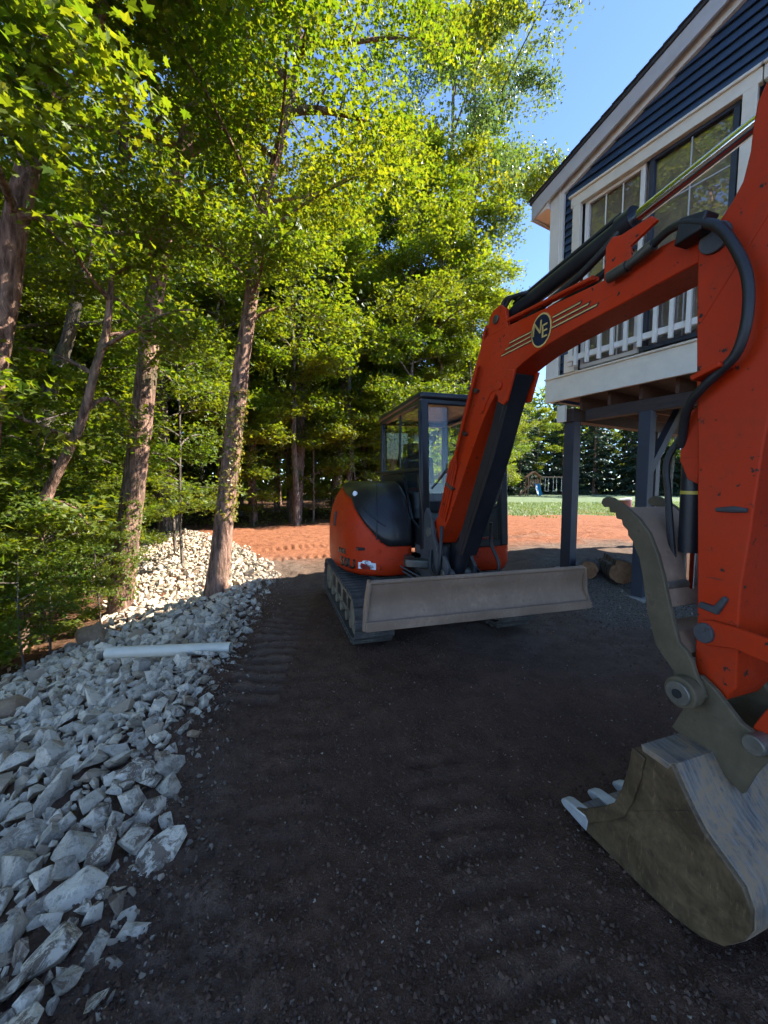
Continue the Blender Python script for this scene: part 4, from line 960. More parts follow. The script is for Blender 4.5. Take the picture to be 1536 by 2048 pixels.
rv, rf_, rs = [], [], []; nv = 0
zones = {'near': ('angular grey slab at the near edge of the dark soil', 'large slabs along the near soil edge'),
         'shade': ('angular grey stone beside the near slabs at the lower left', 'shaded stones beside the near slabs'),
         'mid': ('angular grey stone in the shade between the pipe and the sunlit stones', 'shaded stones behind the pipe'),
         'low': ('angular grey stone in the shade just below the pipe', 'shaded stones below the pipe'),
         'sun': ('pale stone in the sunlit part of the rock bank beyond the pipe', 'sunlit stones of the rock bank')}
for i, (px, x, y, z, s, e) in enumerate(P):
    slab = ((y < 2.2 and e == 0.1) or (y < 1.8 and e < 0.5 and s > 0.21)); kind = 1 if slab else 0
    vi = int(rr_.integers(len(SLABS) if slab else len(ROCKS)))
    soil = 1.0 if (e < 0.35 and rr_.random() < 0.75) else (0.6 if rr_.random() < 0.12 else 0.0)
    tilt = 0.25 if slab else 0.7
    yaw = (math.radians(62)+rr_.normal()*0.45) if slab else rr_.uniform(0, 6.28)
    rot = (rr_.normal()*tilt, rr_.normal()*tilt-(0.15 if slab else 0), yaw)
    zz = z+s*(0.10 if slab else 0.20)-(0.04 if e < 0.05 else 0)
    if i < 296:
        o = bpy.data.objects.new('stone', rock_mesh(kind, vi, soil)); link(o)
        o.location = (x, y, zz); o.rotation_euler = rot; o.scale = (s*1.04, s*1.04, s*1.04)
        zn = 'near' if slab else ('sun' if (y > 6.2+0.55*(x+2.0) or y > 7.0) else ('mid' if y > 3.6 else ('low' if y > 2.3 else 'shade')))
        setp(o, zones[zn][0], 'stone', zones[zn][1])
    else:
        V, F = (SLABS if kind else ROCKS)[vi]
        Vt = (V*s*1.04) @ rotm(*rot).T+np.array([x, y, zz]); rv.append(Vt); rf_.append(F+nv); rs.append(np.full(len(V), soil)); nv += len(V)
me = np_mesh('stone_bank', np.vstack(rv), np.vstack(rf_), False, [M['rock']], dict(soil=np.concatenate(rs)))
setp(link(bpy.data.objects.new('stone_bank', me)), 'bed of smaller grey stones filling the rock bank', 'stones', kind='stuff')

def single_rock(name, loc, s, mat, label, cat, rot=(0, 0, 0), flat=0.7, elong=1.3, seed=5, sub=True):
    V, F = hull_rock(np.random.default_rng(seed), flat, 22, elong)
    me = np_mesh(name, V*s, F, False, [mat], dict(soil=np.zeros(len(V))))
    o = link(bpy.data.objects.new(name, me)); o.location = loc; o.rotation_euler = rot
    if sub:
        b = o.modifiers.new('bevel', 'BEVEL'); b.width = s*0.06; b.segments = 2
    setp(o, label, cat); return o
single_rock('stone', (-1.2, 2.34, 0.02), 0.095, M['boulder'], 'small tan stone lying alone on the dark soil', 'stone', (0.2, 0.5, 1.2), 0.5, 1.9, 9)
single_rock('boulder', (-3.42, 3.38, -0.44), 0.32, M['boulder'], 'brown rounded boulder at the left edge of the rock bank', 'boulder', (0, 0.2, 0.4), 0.75, 1.2, 11)
single_rock('boulder', (-3.2, 3.0, -0.42), 0.20, M['boulder'], 'smaller reddish brown boulder just below the brown rounded one', 'boulder', (0, 0.2, 1.4), 0.8, 1.2, 14)
single_rock('boulder', (-4.05, 5.15, -0.48), 0.42, M['boulder'], 'reddish brown boulder among saplings at the foot of the bank', 'boulder', (0, -0.1, 0.6), 0.8, 1.15, 17)

# pebbles and clods on the soil
def scatter(name, n, s0, s1, mat, label, cat, region, seed, sink=0.2):
    r = np.random.default_rng(seed); y0, y1, pw = region
    y = y0+(y1-y0)*r.random(n*3)**pw; x = r.uniform(-1, 1, n*3)*(1.05*y+0.3)
    e = edge_dist(x, y); k = (e < 0.12) & (e > -6)
    k &= ~((r.random(n*3) < 0.4) & (e > -0.05)); x, y = x[k][:n], y[k][:n]
    z = ground_h(x, y); V, F = ROCKS[3]; V0, F0 = hull_rock(np.random.default_rng(seed+1), 0.7, 8, 1.2)
    m = len(x); s = s0+(s1-s0)*r.random(m)**3.0; a = r.uniform(0, 6.28, m); ca, sa = np.cos(a), np.sin(a)
    t = r.normal(size=m)*0.5
    vx = V0[None, :, 0]*s[:, None]; vy = V0[None, :, 1]*s[:, None]; vz = V0[None, :, 2]*s[:, None]
    vy, vz = vy*np.cos(t)[:, None]-vz*np.sin(t)[:, None], vy*np.sin(t)[:, None]+vz*np.cos(t)[:, None]
    VV = np.stack([vx*ca[:, None]-vy*sa[:, None]+x[:, None], vx*sa[:, None]+vy*ca[:, None]+y[:, None], vz+z[:, None]+s[:, None]*sink], -1).reshape(-1, 3)
    FF = (F0[None]+(np.arange(m)*len(V0))[:, None, None]).reshape(-1, 3)
    o = link(bpy.data.objects.new(name, np_mesh(name, VV, FF, False, [mat]))); setp(o, label, cat, kind='stuff')
scatter('pebbles', 5200, 0.003, 0.018, M['pebble'], 'pale pebbles scattered over the dark soil', 'pebbles', (0.9, 8, 1.5), 31)
scatter('soil_clods', 34000, 0.004, 0.026, M['clod'], 'small clods of loose dark soil', 'soil', (0.9, 6.2, 1.5), 33)
# soil crumbs and gravel over the edge of the bank and the gravel by the posts
r_ = np.random.default_rng(40); n_ = 2600
yy = r_.uniform(0.8, 7, n_); xx = np.interp(yy, EY, EX)+r_.normal(size=n_)*0.16+0.03; gg = np.vstack([np.stack([xx, yy], 1), np.stack([r_.uniform(2.4, 4.2, 1500), r_.uniform(4.2, 6.2, 1500)], 1)])
V0, F0 = hull_rock(np.random.default_rng(41), 0.75, 9, 1.2); ss = 0.008+0.03*r_.random(len(gg))**4
zz = ground_h(gg[:, 0], gg[:, 1])
RM = np.stack([rotm(*r_.uniform(0, 6.28, 3)) for _ in range(60)])[r_.integers(0, 60, len(gg))]
VV = (np.einsum('nij,vj->nvi', RM, V0)*ss[:, None, None]+np.stack([gg[:, 0], gg[:, 1], zz+ss*0.2], 1)[:, None]).reshape(-1, 3); FF = (F0[None]+(np.arange(len(gg))*len(V0))[:, None, None]).reshape(-1, 3)
setp(link(bpy.data.objects.new('gravel', np_mesh('gravel', VV, FF, False, [M['pebble']]))), 'loose gravel along the soil edge and around the house posts', 'gravel', kind='stuff')

# drain pipe
pp = empty('drain_pipe', (-1.42, 3.60, 0.0)); setp(pp, 'white plastic drain pipe sticking out of the bank over the stones', 'pipe')
mb = MB(); L_ = 1.2; ring = []
for (x, r) in [(0, 0.056), (-L_, 0.056), (-L_, 0.049), (0, 0.049)]:
    ring.append([(x, r*math.cos(a), r*math.sin(a)+(-0.05*x/-L_)) for a in np.linspace(0, 2*math.pi, 28, endpoint=False)])
mb.grid(ring+[ring[0]], True); bmesh.ops.remove_doubles(mb.bm, verts=mb.bm.verts[:], dist=1e-5)
mb.build('tube', M['pvc'], pp, 0.002); pp.location = (-1.48, 3.62, 0.02)

# logs under the house edge
def log(loc, L, r, yaw, label, seed):
    o = empty('log', loc, yaw); rg = np.random.default_rng(seed); n = 22; prof = 1+0.08*rg.normal(size=n)
    rows = [[(x, r*prof[k]*(1+0.03*math.sin(3*x+k))*math.cos(2*math.pi*k/n), r*prof[k]*math.sin(2*math.pi*k/n)) for k in range(n)] for x in np.linspace(-L/2, L/2, 7)]
    mb = MB(); mb.grid(rows, True); mb.build('bark', M['bark_grey'], o)
    for x in (-L/2-0.002, L/2+0.002):
        mb = MB(); mb.bm.faces.new([mb.bm.verts.new((x, 0.97*r*prof[k]*math.cos(2*math.pi*k/n), 0.97*r*prof[k]*math.sin(2*math.pi*k/n))) for k in range(n)]); mb.build('cut_end', M['cut_wood'], o)
    setp(o, label, 'log')
log((3.12, 5.75, 0.34), 0.42, 0.13, math.radians(55), 'short log with reddish cut face beside the front house post', 1)
log((3.42, 5.62, 0.36), 0.6, 0.165, math.radians(75), 'thicker weathered grey log lying beside the short red-faced log', 2)

# ------------------------------------------------------------------ leaves, branches, trees
LEAF4 = (np.array([[0, 0, 0], [-0.42, 0.34, 0.05], [-0.16, 0.50, 0.02], [0, 1.0, -0.10], [0.16, 0.50, 0.02], [0.42, 0.34, 0.05]]), np.array([[0, 3, 2, 1], [0, 5, 4, 3]]))
_o = [(0, 0), (-0.30, -0.06), (-0.26, 0.14), (-0.62, 0.22), (-0.44, 0.38), (-0.58, 0.62), (-0.24, 0.58), (-0.16, 0.74), (0, 1.06)]
_m = [(-x, y) for x, y in _o[1:-1]][::-1]
LV = np.array([(x, y, -0.12*y*y+0.10*abs(x)) for x, y in _o+_m]); nL = len(_o); nM = len(_m)
LEAFM = (LV, [np.array([[0, 8, 7, 6]]), np.array([[0, 6, 5, 4]]), np.array([[0, 4, 3, 2]]), np.array([[0, 2, 1]]), np.array([[0, 9, 8]]), np.array([[0, 10, 9]]), np.array([[0, 12, 11, 10]]), np.array([[0, 14, 13, 12]]), np.array([[0, 15, 14]])])
def leaf_mesh(name, pos, size, nrm, r, tint, mat, maple=False):
    n = len(pos); nrm = nrm/np.linalg.norm(nrm, axis=1)[:, None]
    a = r.normal(size=(n, 3)); a[:, 2] -= 0.35
    y = a-nrm*(a*nrm).sum(1)[:, None]; y /= np.linalg.norm(y, axis=1)[:, None]; x = np.cross(y, nrm)
    base, fl = LEAFM if maple else (LEAF4[0], [LEAF4[1]])
    V = (base[None, :, 0, None]*x[:, None]+(base[None, :, 1, None]-0.5)*y[:, None]+base[None, :, 2, None]*nrm[:, None])*size[:, None, None]+pos[:, None]
    m = len(base); off = (np.arange(n)*m)
    fs = [(f[None]+off[:, None, None]).reshape(-1, f.shape[1]) for f in fl]
    return np_mesh(name, V.reshape(-1, 3), fs, False, [mat], dict(tint=np.repeat(np.clip(tint, 0, 1), m)))
def tubes_mesh(name, tubes, mat, seg=6):
    VV, FF, n = [], [], 0
    for (pts, rad) in tubes:
        pts = np.asarray(pts, float); k = len(pts); d = np.gradient(pts, axis=0); d /= np.linalg.norm(d, axis=1)[:, None]+1e-9
        ref = np.array([1.0, 0, 0]) if abs(d[0, 0]) < 0.8 else np.array([0, 1.0, 0])
        x = ref-d*(d@ref)[:, None]; x /= np.linalg.norm(x, axis=1)[:, None]; y = np.cross(d, x)
        sg = seg if rad[0] > 0.02 else 4
        a = np.linspace(0, 2*np.pi, sg, endpoint=False)
        V = pts[:, None]+(x[:, None]*np.cos(a)[None, :, None]+y[:, None]*np.sin(a)[None, :, None])*np.asarray(rad)[:, None, None]
        i, j = np.meshgrid(np.arange(k-1), np.arange(sg), indexing='ij'); j2 = (j+1) % sg
        F = np.stack([i*sg+j, i*sg+j2, (i+1)*sg+j2, (i+1)*sg+j], -1).reshape(-1, 4)+n
        VV.append(V.reshape(-1, 3)); FF.append(F); n += k*sg
    return np_mesh(name, np.vstack(VV), np.vstack(FF), True, [mat])
def limb_curve(p0, p1, r, arch=0.12, k=7):
    p0, p1 = np.array(p0, float), np.array(p1, float); L = np.linalg.norm(p1-p0); t = np.linspace(0, 1, k)[:, None]
    side = r.normal(size=3)*0.06*L
    return p0+(p1-p0)*t+np.array([0, 0, arch*L])*(4*t*(1-t))+side*np.sin(t*math.pi*1.5)
def grow(limbs, r, nsec=7, ncl=8, nleaf=24, sig=(0.22, 0.075), size=(0.075, 0.125), seclen=0.42, flat=0.55):
    """limbs -> branch tubes, leaf positions / sizes / normals / tints"""
    tubes, C_, T_ = [], [], []
    for (p0, p1, rad, arch) in limbs:
        c = limb_curve(p0, p1, r, arch); L = np.linalg.norm(np.diff(c, axis=0), axis=1).sum(); k = len(c)
        tubes.append((c, np.linspace(rad, 0.008, k)))
        lt = r.normal()*0.15
        for j in range(nsec):
            t = 0.22+0.78*(j+r.random())/nsec; f = t*(k-1); i = min(int(f), k-2); b = c[i]+(c[i+1]-c[i])*(f-i)
            d = (c[i+1]-c[i]); d /= np.linalg.norm(d); w = r.normal(size=3); w[2] *= 0.35; w -= d*(w@d); w /= np.linalg.norm(w)
            l = L*seclen*(1.15-0.75*t)*r.uniform(0.7, 1.2); e = b+(d*0.55+w*0.85)*l+np.array([0, 0, -0.06*l])
            s = limb_curve(b, e, r, 0.08, 5); tubes.append((s, np.linspace(max(0.006, rad*0.28*(1.2-t)), 0.004, 5)))
            for q in range(ncl):
                g = (0.15+0.85*(q+r.random())/ncl)*4; ii_ = min(int(g), 3); p = s[ii_]+(s[ii_+1]-s[ii_])*(g-ii_)
                p = p+r.normal(size=3)*np.array([0.16, 0.16, 0.09])*(0.6+l*0.3)
                C_.append(p); T_.append(lt+r.normal()*0.12)
    C_ = np.array(C_); T_ = np.array(T_); n = len(C_)*nleaf
    pos = np.repeat(C_, nleaf, 0)+r.normal(size=(n, 3))*np.array([sig[0], sig[0], sig[1]])
    sz = r.uniform(*size, n); nr_ = r.normal(size=(n, 3))*flat+np.array([0.15, -0.05, 1.0])
    ti = np.repeat(T_, nleaf)+r.normal(size=n)*0.18+0.35
    return tubes, pos, sz, nr_, ti
def crown_limbs(r, base, top, rad, n, axis=lambda h: (0, 0), trunk_r=0.14, upw=0.35, lowdroop=True):
    L = []
    for k in range(n):
        t = (k+r.random()*0.7)/n; h = base+(top-base)*t**0.9; a = 2.399*k+r.normal()*0.35
        prof = (0.55+0.75*t) if t < 0.45 else (0.89*(1-((t-0.45)/0.6)**2)+0.12)
        l = rad*prof*r.uniform(0.8, 1.15); x0, y0 = axis(h)
        up = l*(upw*(t*1.3)-0.05)+r.normal()*0.15
        L.append(((x0, y0, h), (x0+l*math.cos(a), y0+l*math.sin(a), h+up), trunk_r*(1-0.75*t)*0.36+0.012, 0.10))
    return L
def trunk_mesh(name, path, mat, r, seg=16, step=0.16, flare=True, lump=0.06):
    p = np.array(path, float); d = np.concatenate([[0], np.cumsum(np.linalg.norm(np.diff(p[:, :3], axis=0), axis=1))])
    n = max(6, int(d[-1]/step)); s = np.linspace(0, d[-1], n)
    q = np.array(catmull([tuple(v) for v in p], 8)); dq = np.concatenate([[0], np.cumsum(np.linalg.norm(np.diff(q[:, :3], axis=0), axis=1))])
    s = np.linspace(0, dq[-1], n); c = np.stack([np.interp(s, dq, q[:, i]) for i in range(4)], 1)
    a = np.linspace(0, 2*np.pi, seg, endpoint=False); o = r.random(2)*50
    lobes = 1+0.28*np.exp(-s/0.28)[:, None]*(np.cos(a*4+o[0])[None]*0.6+0.7) if flare else np.ones((n, seg))
    nz_ = 1+lump*2*(vnoise(np.repeat(s[:, None]*2.2+o[0], seg, 1), np.repeat(a[None]*2.2, n, 0)+o[1])-0.5)+lump*1.2*(vnoise(np.repeat(s[:, None]*7+o[1], seg, 1), np.repeat(a[None]*3.2, n, 0))-0.5)
    R = c[:, 3][:, None]*lobes*nz_
    V = np.stack([c[:, 0][:, None]+R*np.cos(a), c[:, 1][:, None]+R*np.sin(a), np.repeat(c[:, 2][:, None], seg, 1)], -1)
    i, j = np.meshgrid(np.arange(n-1), np.arange(seg), indexing='ij'); j2 = (j+1) % seg
    return np_mesh(name, V.reshape(-1, 3), np.stack([i*seg+j, i*seg+j2, (i+1)*seg+j2, (i+1)*seg+j], -1).reshape(-1, 4), True, [mat])
def axis_of(path):
    p = np.array(path); return lambda h: (float(np.interp(h, p[:, 2], p[:, 0])), float(np.interp(h, p[:, 2], p[:, 1])))

# --- crown meshes shared by many trees (built round the origin, trunk foot at z = 0)
def crown_set(seed, base, top, rad, n, leafmat, nsec=7, ncl=8, nleaf=24, barkm='bark_grey', size=(0.085, 0.14), tr=0.16, **kw):
    r = np.random.default_rng(seed)
    tb, p, s, nn2, t = grow(crown_limbs(r, base, top, rad, n, trunk_r=tr), r, nsec, ncl, nleaf, size=size, **kw)
    return tubes_mesh('limbs', tb, M[barkm]), leaf_mesh('crown', p, s, nn2, r, t, M[leafmat])
def straight_trunk(seed, h, r0, barkm='bark_grey'):
    r = np.random.default_rng(seed); k = 7; z = np.linspace(-0.3, h, k)
    path = [(r.normal()*0.05*zz_/2, r.normal()*0.05*zz_/2, zz_, r0*(1-0.8*i/(k-1))) for i, zz_ in enumerate(z)]
    return trunk_mesh('trunk', path, M[barkm], r, 10, 0.4)
KIT = []
for sd, (b, t, rad, n, h, r0) in enumerate([(4.2, 13.5, 4.0, 17, 13, 0.20), (5.5, 15.5, 3.6, 18, 15, 0.19), (3.4, 12.0, 3.7, 16, 11.5, 0.16)]):
    KIT.append((straight_trunk(50+sd, h, r0, ['bark_grey', 'bark_brown', 'bark_grey'][sd]),)+crown_set(60+sd, b, t, rad, n, 'leaf_maple', 7, 8, 20, size=(0.11, 0.18)))
PALE = (straight_trunk(58, 17, 0.22),)+crown_set(71, 3.6, 18.0, 4.5, 27, 'leaf_pale', 8, 8, 26, size=(0.09, 0.15), sig=(0.22, 0.14), flat=0.9)
EDGE = (straight_trunk(59, 10, 0.13),)+crown_set(75, 1.3, 11.0, 3.3, 20, 'leaf_maple', 7, 7, 20, size=(0.11, 0.18))
SAP = []
for sd, (b, t, rad, n) in enumerate([(0.6, 4.2, 1.35, 13), (0.9, 5.2, 1.6, 14)]):
    r = np.random.default_rng(80+sd); tb, p, s, nn2, ti = grow(crown_limbs(r, b, t, rad, n, trunk_r=0.05), r, 5, 5, 14, sig=(0.16, 0.05), size=(0.08, 0.14), flat=0.5)
    z = np.linspace(-0.2, t+0.2, 7); path = [(0.06*math.sin(q*1.1+sd), 0.05*math.cos(q*0.9), q, 0.035*(1-0.8*i/6)) for i, q in enumerate(z)]
    SAP.append((trunk_mesh('trunk', path, M['bark_grey'], r, 7, 0.3), tubes_mesh('limbs', tb, M['bark_grey'], 5), leaf_mesh('crown', p, s, nn2, r, ti, M['leaf_maple'])))
def tree_of(kit, name, x, y, sc, rot, label, group=None, cat='tree', parts=('trunk', 'limbs', 'crown'), dz=0.0, zs=1.0):
    o = empty(name, (x, y, float(terrain_base(np.array(float(x)), np.array(float(y))))+dz), rot); o.scale = (sc, sc, sc*zs)
    setp(o, label, cat, group)
    for nm, me in zip(parts, kit): link(bpy.data.objects.new(nm, me), o)
    return o

# --- the trees that stand in front, each with its own trunk
def own_tree(name, path, label, barkm, crown=None, limbs=None, seed=0, base_sink=0.25, leafmat='leaf_maple', kw=None, seg=18, maple=False, low=()):
    r = np.random.default_rng(seed); x0, y0, z0, r0 = path[0]
    o = empty(name, (x0, y0, z0)); setp(o, label, 'tree')
    loc = [(x-x0, y-y0, z-z0, rad) for x, y, z, rad in path]; loc = [(loc[0][0], loc[0][1], -base_sink, r0*1.05)]+loc
    tr = link(bpy.data.objects.new('trunk', trunk_mesh('trunk', loc, M[barkm], r, seg, 0.10)), o)
    if limbs is None:
        b, t, rad, n = crown; limbs = crown_limbs(r, b, t, rad, n, axis_of(loc), trunk_r=r0)
        for (h, dx, dy, dz) in low:
            ax = axis_of(loc)(h); limbs.append(((ax[0], ax[1], h), (ax[0]+dx, ax[1]+dy, h+dz), 0.028, 0.12))
    tb, p, s, nn2, ti = grow(limbs, r, **(kw or {}))
    link(bpy.data.objects.new('limbs', tubes_mesh('limbs', tb, M[barkm])), o)
    link(bpy.data.objects.new('crown', leaf_mesh('crown', p, s, nn2, r, ti, M[leafmat], maple)), o)
    return o, loc
T1 = [(-2.74, 6.17, -0.21, 0.185), (-2.66, 6.17, 0.37, 0.159), (-2.53, 6.17, 1.34, 0.144), (-2.36, 6.17, 2.53, 0.133), (-2.23, 6.2, 3.53, 0.120), (-2.09, 6.25, 4.44, 0.107), (-1.97, 6.3, 5.32, 0.093), (-1.86, 6.35, 6.04, 0.083), (-1.55, 6.5, 7.31, 0.069), (-1.38, 6.6, 8.34, 0.055), (-1.22, 6.7, 11.5, 0.026)]
t1, l1 = own_tree('maple_tree', T1, 'vine-covered maple trunk standing on the rock bank nearest the excavator', 'bark_brown', (7.4, 13.0, 3.3, 16), seed=101, low=[(4.3, 1.5, 0.6, 0.2), (4.9, -1.3, -1.2, 0.5), (5.3, 1.7, -0.8, 0.6), (5.9, -0.4, -1.9, 0.7), (6.2, 2.3, 0.4, 0.8), (6.6, 0.9, -2.0, 0.6), (5.2, -1.9, 0.5, 0.4), (6.9, -1.6, -1.2, 0.8), (4.6, 0.7, -1.2, 0.3)], kw=dict(nsec=7, ncl=8, nleaf=24, size=(0.06, 0.105)))
T2 = [(-4.69, 6.69, -0.65, 0.20), (-4.56, 6.69, 0.27, 0.19), (-4.41, 6.69, 1.15, 0.182), (-4.15, 6.69, 2.69, 0.168), (-3.98, 6.69, 3.86, 0.15), (-3.85, 6.69, 4.68, 0.135), (-3.63, 6.69, 5.63, 0.12), (-3.34, 6.69, 6.8, 0.104), (-3.04, 6.69, 8.17, 0.087), (-2.9, 6.69, 11.0, 0.03)]
t2, l2 = own_tree('maple_tree', T2, 'brown leaning trunk with ivy at its foot where the stones end', 'bark_brown', (7.2, 12.5, 3.2, 14), seed=102, low=[(4.2, 1.3, -0.9, 0.1), (4.9, -1.2, -0.9, 0.4), (5.4, 1.0, -1.5, 0.5), (6.0, -1.0, -1.6, 0.5), (6.4, 1.6, -0.4, 0.6)], kw=dict(nsec=7, ncl=7, nleaf=24, size=(0.06, 0.105)))
T3 = [(-5.11, 5.2, -0.92, 0.085), (-4.88, 5.2, 0.15, 0.082), (-4.62, 5.2, 1.25, 0.076), (-4.37, 5.2, 1.79, 0.069), (-4.05, 5.2, 2.38, 0.06), (-3.81, 5.2, 3.1, 0.052), (-3.62, 5.2, 3.67, 0.043), (-3.49, 5.2, 4.6, 0.02)]
own_tree('sapling', T3, 'thin crooked sapling leaning right among the leaves at far left', 'bark_brown', (2.2, 5.4, 1.7, 9), seed=103, kw=dict(nsec=4, ncl=5, nleaf=12, sig=(0.15, 0.05), size=(0.08, 0.13)), seg=12)
T3B = [(-6.7, 7.5, -0.75, 0.14), (-6.56, 7.5, 1.68, 0.136), (-6.42, 7.5, 3.2, 0.127), (-6.18, 7.5, 3.86, 0.122), (-5.93, 7.5, 4.5, 0.107), (-5.57, 7.5, 5.77, 0.093), (-5.2, 7.5, 6.65, 0.083), (-4.79, 7.5, 7.52, 0.073), (-4.47, 7.5, 11, 0.03)]
own_tree('maple_tree', T3B, 'dark bent trunk behind the thin crooked sapling', 'bark_grey', (5.2, 11.5, 3.2, 13), seed=104, kw=dict(nsec=6, ncl=6, nleaf=16))
T4 = [(-5.21, 4.6, -0.95, 0.185), (-4.94, 4.6, 0.81, 0.155), (-4.65, 4.6, 2.58, 0.143), (-4.35, 4.6, 3.81, 0.130), (-4.23, 4.6, 4.37, 0.125), (-4.07, 4.6, 4.94, 0.115), (-3.9, 4.6, 5.49, 0.105), (-3.78, 4.6, 5.82, 0.096), (-3.61, 4.6, 6.62, 0.086), (-3.41, 4.6, 8.09, 0.066), (-3.26, 4.6, 10.5, 0.025)]
lim4 = []
_r = np.random.default_rng(9); o4 = np.array(T4[0][:3])
for (h, end) in [(5.6, (-2.0, 3.6, 6.3)), (6.1, (-1.2, 3.5, 6.4)), (6.4, (-0.9, 4.4, 7.6)), (5.2, (-2.2, 3.1, 4.9)), (6.6, (-2.0, 2.6, 6.6)), (7.2, (-1.6, 5.0, 8.6)), (6.9, (-4.6, 2.6, 7.6)), (5.9, (-5.8, 3.2, 6.9)), (7.6, (-3.2, 6.6, 8.8)), (8.2, (-2.2, 3.4, 9.0)), (8.8, (-4.8, 5.4, 9.8)), (4.6, (-3.0, 2.6, 4.4)), (7.0, (-0.6, 3.2, 7.2))]:
    ax = axis_of(T4)(h); lim4.append((np.array([ax[0], ax[1], h])-o4, np.array(end)-o4, 0.05, 0.10))
t4, l4 = own_tree('maple_tree', T4, 'large dark trunk at far left whose leafy limbs hang over the bank', 'bark_brown', limbs=lim4, seed=105, maple=True, kw=dict(nsec=7, ncl=8, nleaf=20, sig=(0.20, 0.08), size=(0.055, 0.10), seclen=0.40))
MB().tube([(-4.25-o4[0], 4.6-o4[1], 4.62-o4[2]), (-3.9-o4[0], 4.5-o4[1], 4.58-o4[2]), (-3.4-o4[0], 4.45-o4[1], 4.45-o4[2]), (-3.02-o4[0], 4.4-o4[1], 4.38-o4[2])], [0.05, 0.042, 0.034, 0.008], 8).build('dead_limb', M['bark_brown'], t4)
T5 = [(-7.54, 13.48, -0.1, 0.36), (-7.62, 13.48, 1.04, 0.31), (-7.67, 13.48, 2.09, 0.285), (-7.71, 13.48, 3.46, 0.26), (-7.71, 13.48, 5.15, 0.24), (-7.7, 13.48, 7.8, 0.2), (-7.59, 13.48, 14, 0.05)]
own_tree('oak_tree', T5, 'thick trunk at the top of the sunlit stones', 'bark_grey', (4.5, 14.5, 4.2, 17), seed=106, kw=dict(nsec=6, ncl=7, nleaf=18, size=(0.1, 0.16)))
T6 = [(-2.25, 18.0, 0.1, 0.26), (-2.19, 18.0, 2.25, 0.23), (-1.93, 18.0, 5.45, 0.2), (-1.66, 18.0, 7.68, 0.16), (-1.41, 18.0, 13, 0.04)]
own_tree('maple_tree', T6, 'slender trunk at the wood edge just left of the cab', 'bark_grey', (3.6, 14.0, 4.4, 18), seed=107, kw=dict(nsec=7, ncl=7, nleaf=18, size=(0.10, 0.16)))
T7 = [(-3.72, 16.0, 0.0, 0.28), (-3.56, 16.0, 1.77, 0.23), (-3.45, 16.0, 3.4, 0.21), (-3.33, 16.0, 5.82, 0.18), (-3.25, 16.0, 12, 0.05)]
own_tree('maple_tree', T7, 'pale upright trunk at the wood edge above the red soil', 'bark_grey', (3.8, 13.0, 3.8, 16), seed=108, kw=dict(nsec=7, ncl=7, nleaf=18, size=(0.10, 0.16)))

# vines climbing the first two trunks
def vine(o, loc, h0, h1, n, seed, mat='leaf_vine'):
    r = np.random.default_rng(seed); p = np.array(loc); h = h0+(h1-h0)*r.random(n); a = r.normal(size=n)*1.1-0.6
    cx = np.interp(h, p[:, 2], p[:, 0]); cy_ = np.interp(h, p[:, 2], p[:, 1]); rad = np.interp(h, p[:, 2], p[:, 3])*1.05+0.05*r.random(n)**2
    nr_ = np.stack([np.cos(a), np.sin(a), 0.4+0*a], 1)+r.normal(size=(n, 3))*0.4
    pos = np.stack([cx+rad*np.cos(a), cy_+rad*np.sin(a), h], 1)
    link(bpy.data.objects.new('vine', leaf_mesh('vine', pos, r.uniform(0.04, 0.085, n), nr_, r, r.random(n), M[mat])), o)
vine(t1, l1, 1.2, 3.3, 420, 1); vine(t2, l2, 0.15, 2.0, 380, 2, 'leaf_maple')

# --- woodland: copies of the three kits
def far_enough(L, x, y, d): return all((x-a)**2+(y-b)**2 > d*d for a, b in L)
spots = [(-2.74, 6.17), (-4.69, 6.69), (-6.7, 7.5), (-5.2, 4.6), (-7.54, 13.5), (-2.25, 18), (-3.72, 16)]
rw = np.random.default_rng(12); k = 0
LAB = ['grey-barked leafy tree inside the dense wood left of the excavator', 'tall brown-barked tree inside the dense wood left of the excavator', 'lower bushy tree inside the dense wood left of the excavator']
def wood_ok(x, y):
    e = float(edge_dist(np.array(x), np.array(y)))
    if y > float(front(np.array(x)))+0.8 and x < 3.2+0.30*max(y-18, 0): return True
    return e > 3.6 and y > 2.0
for (x, y, s, q) in [(1.6, 20.5, 1.15, 1), (-1.0, 20.6, 1.0, 2), (-0.4, 22.0, 1.05, 1), (-5.6, 16.5, 1.0, 1), (-10.0, 12.0, 1.0, 0), (-8.5, 9.0, 0.9, 2), (-9.8, 5.5, 1.0, 0), (-7.6, 2.6, 0.95, 1)]:
    spots.append((x, y)); tree_of(KIT[q], 'woodland_tree', x, y, s, rw.uniform(0, 6.28), LAB[q], 'trees in the wood')
tries = 0
while k < 46 and tries < 4000:
    tries += 1; y = rw.uniform(2, 44); x = rw.uniform(-1.25*y-7, 8)
    if not wood_ok(x, y) or not far_enough(spots, x, y, 2.5 if y < 25 else 3.4): continue
    spots.append((x, y)); q = int(rw.integers(3)); k += 1
    tree_of(KIT[q], 'woodland_tree', x, y, rw.uniform(0.85, 1.2), rw.uniform(0, 6.28), LAB[q], 'trees in the wood')
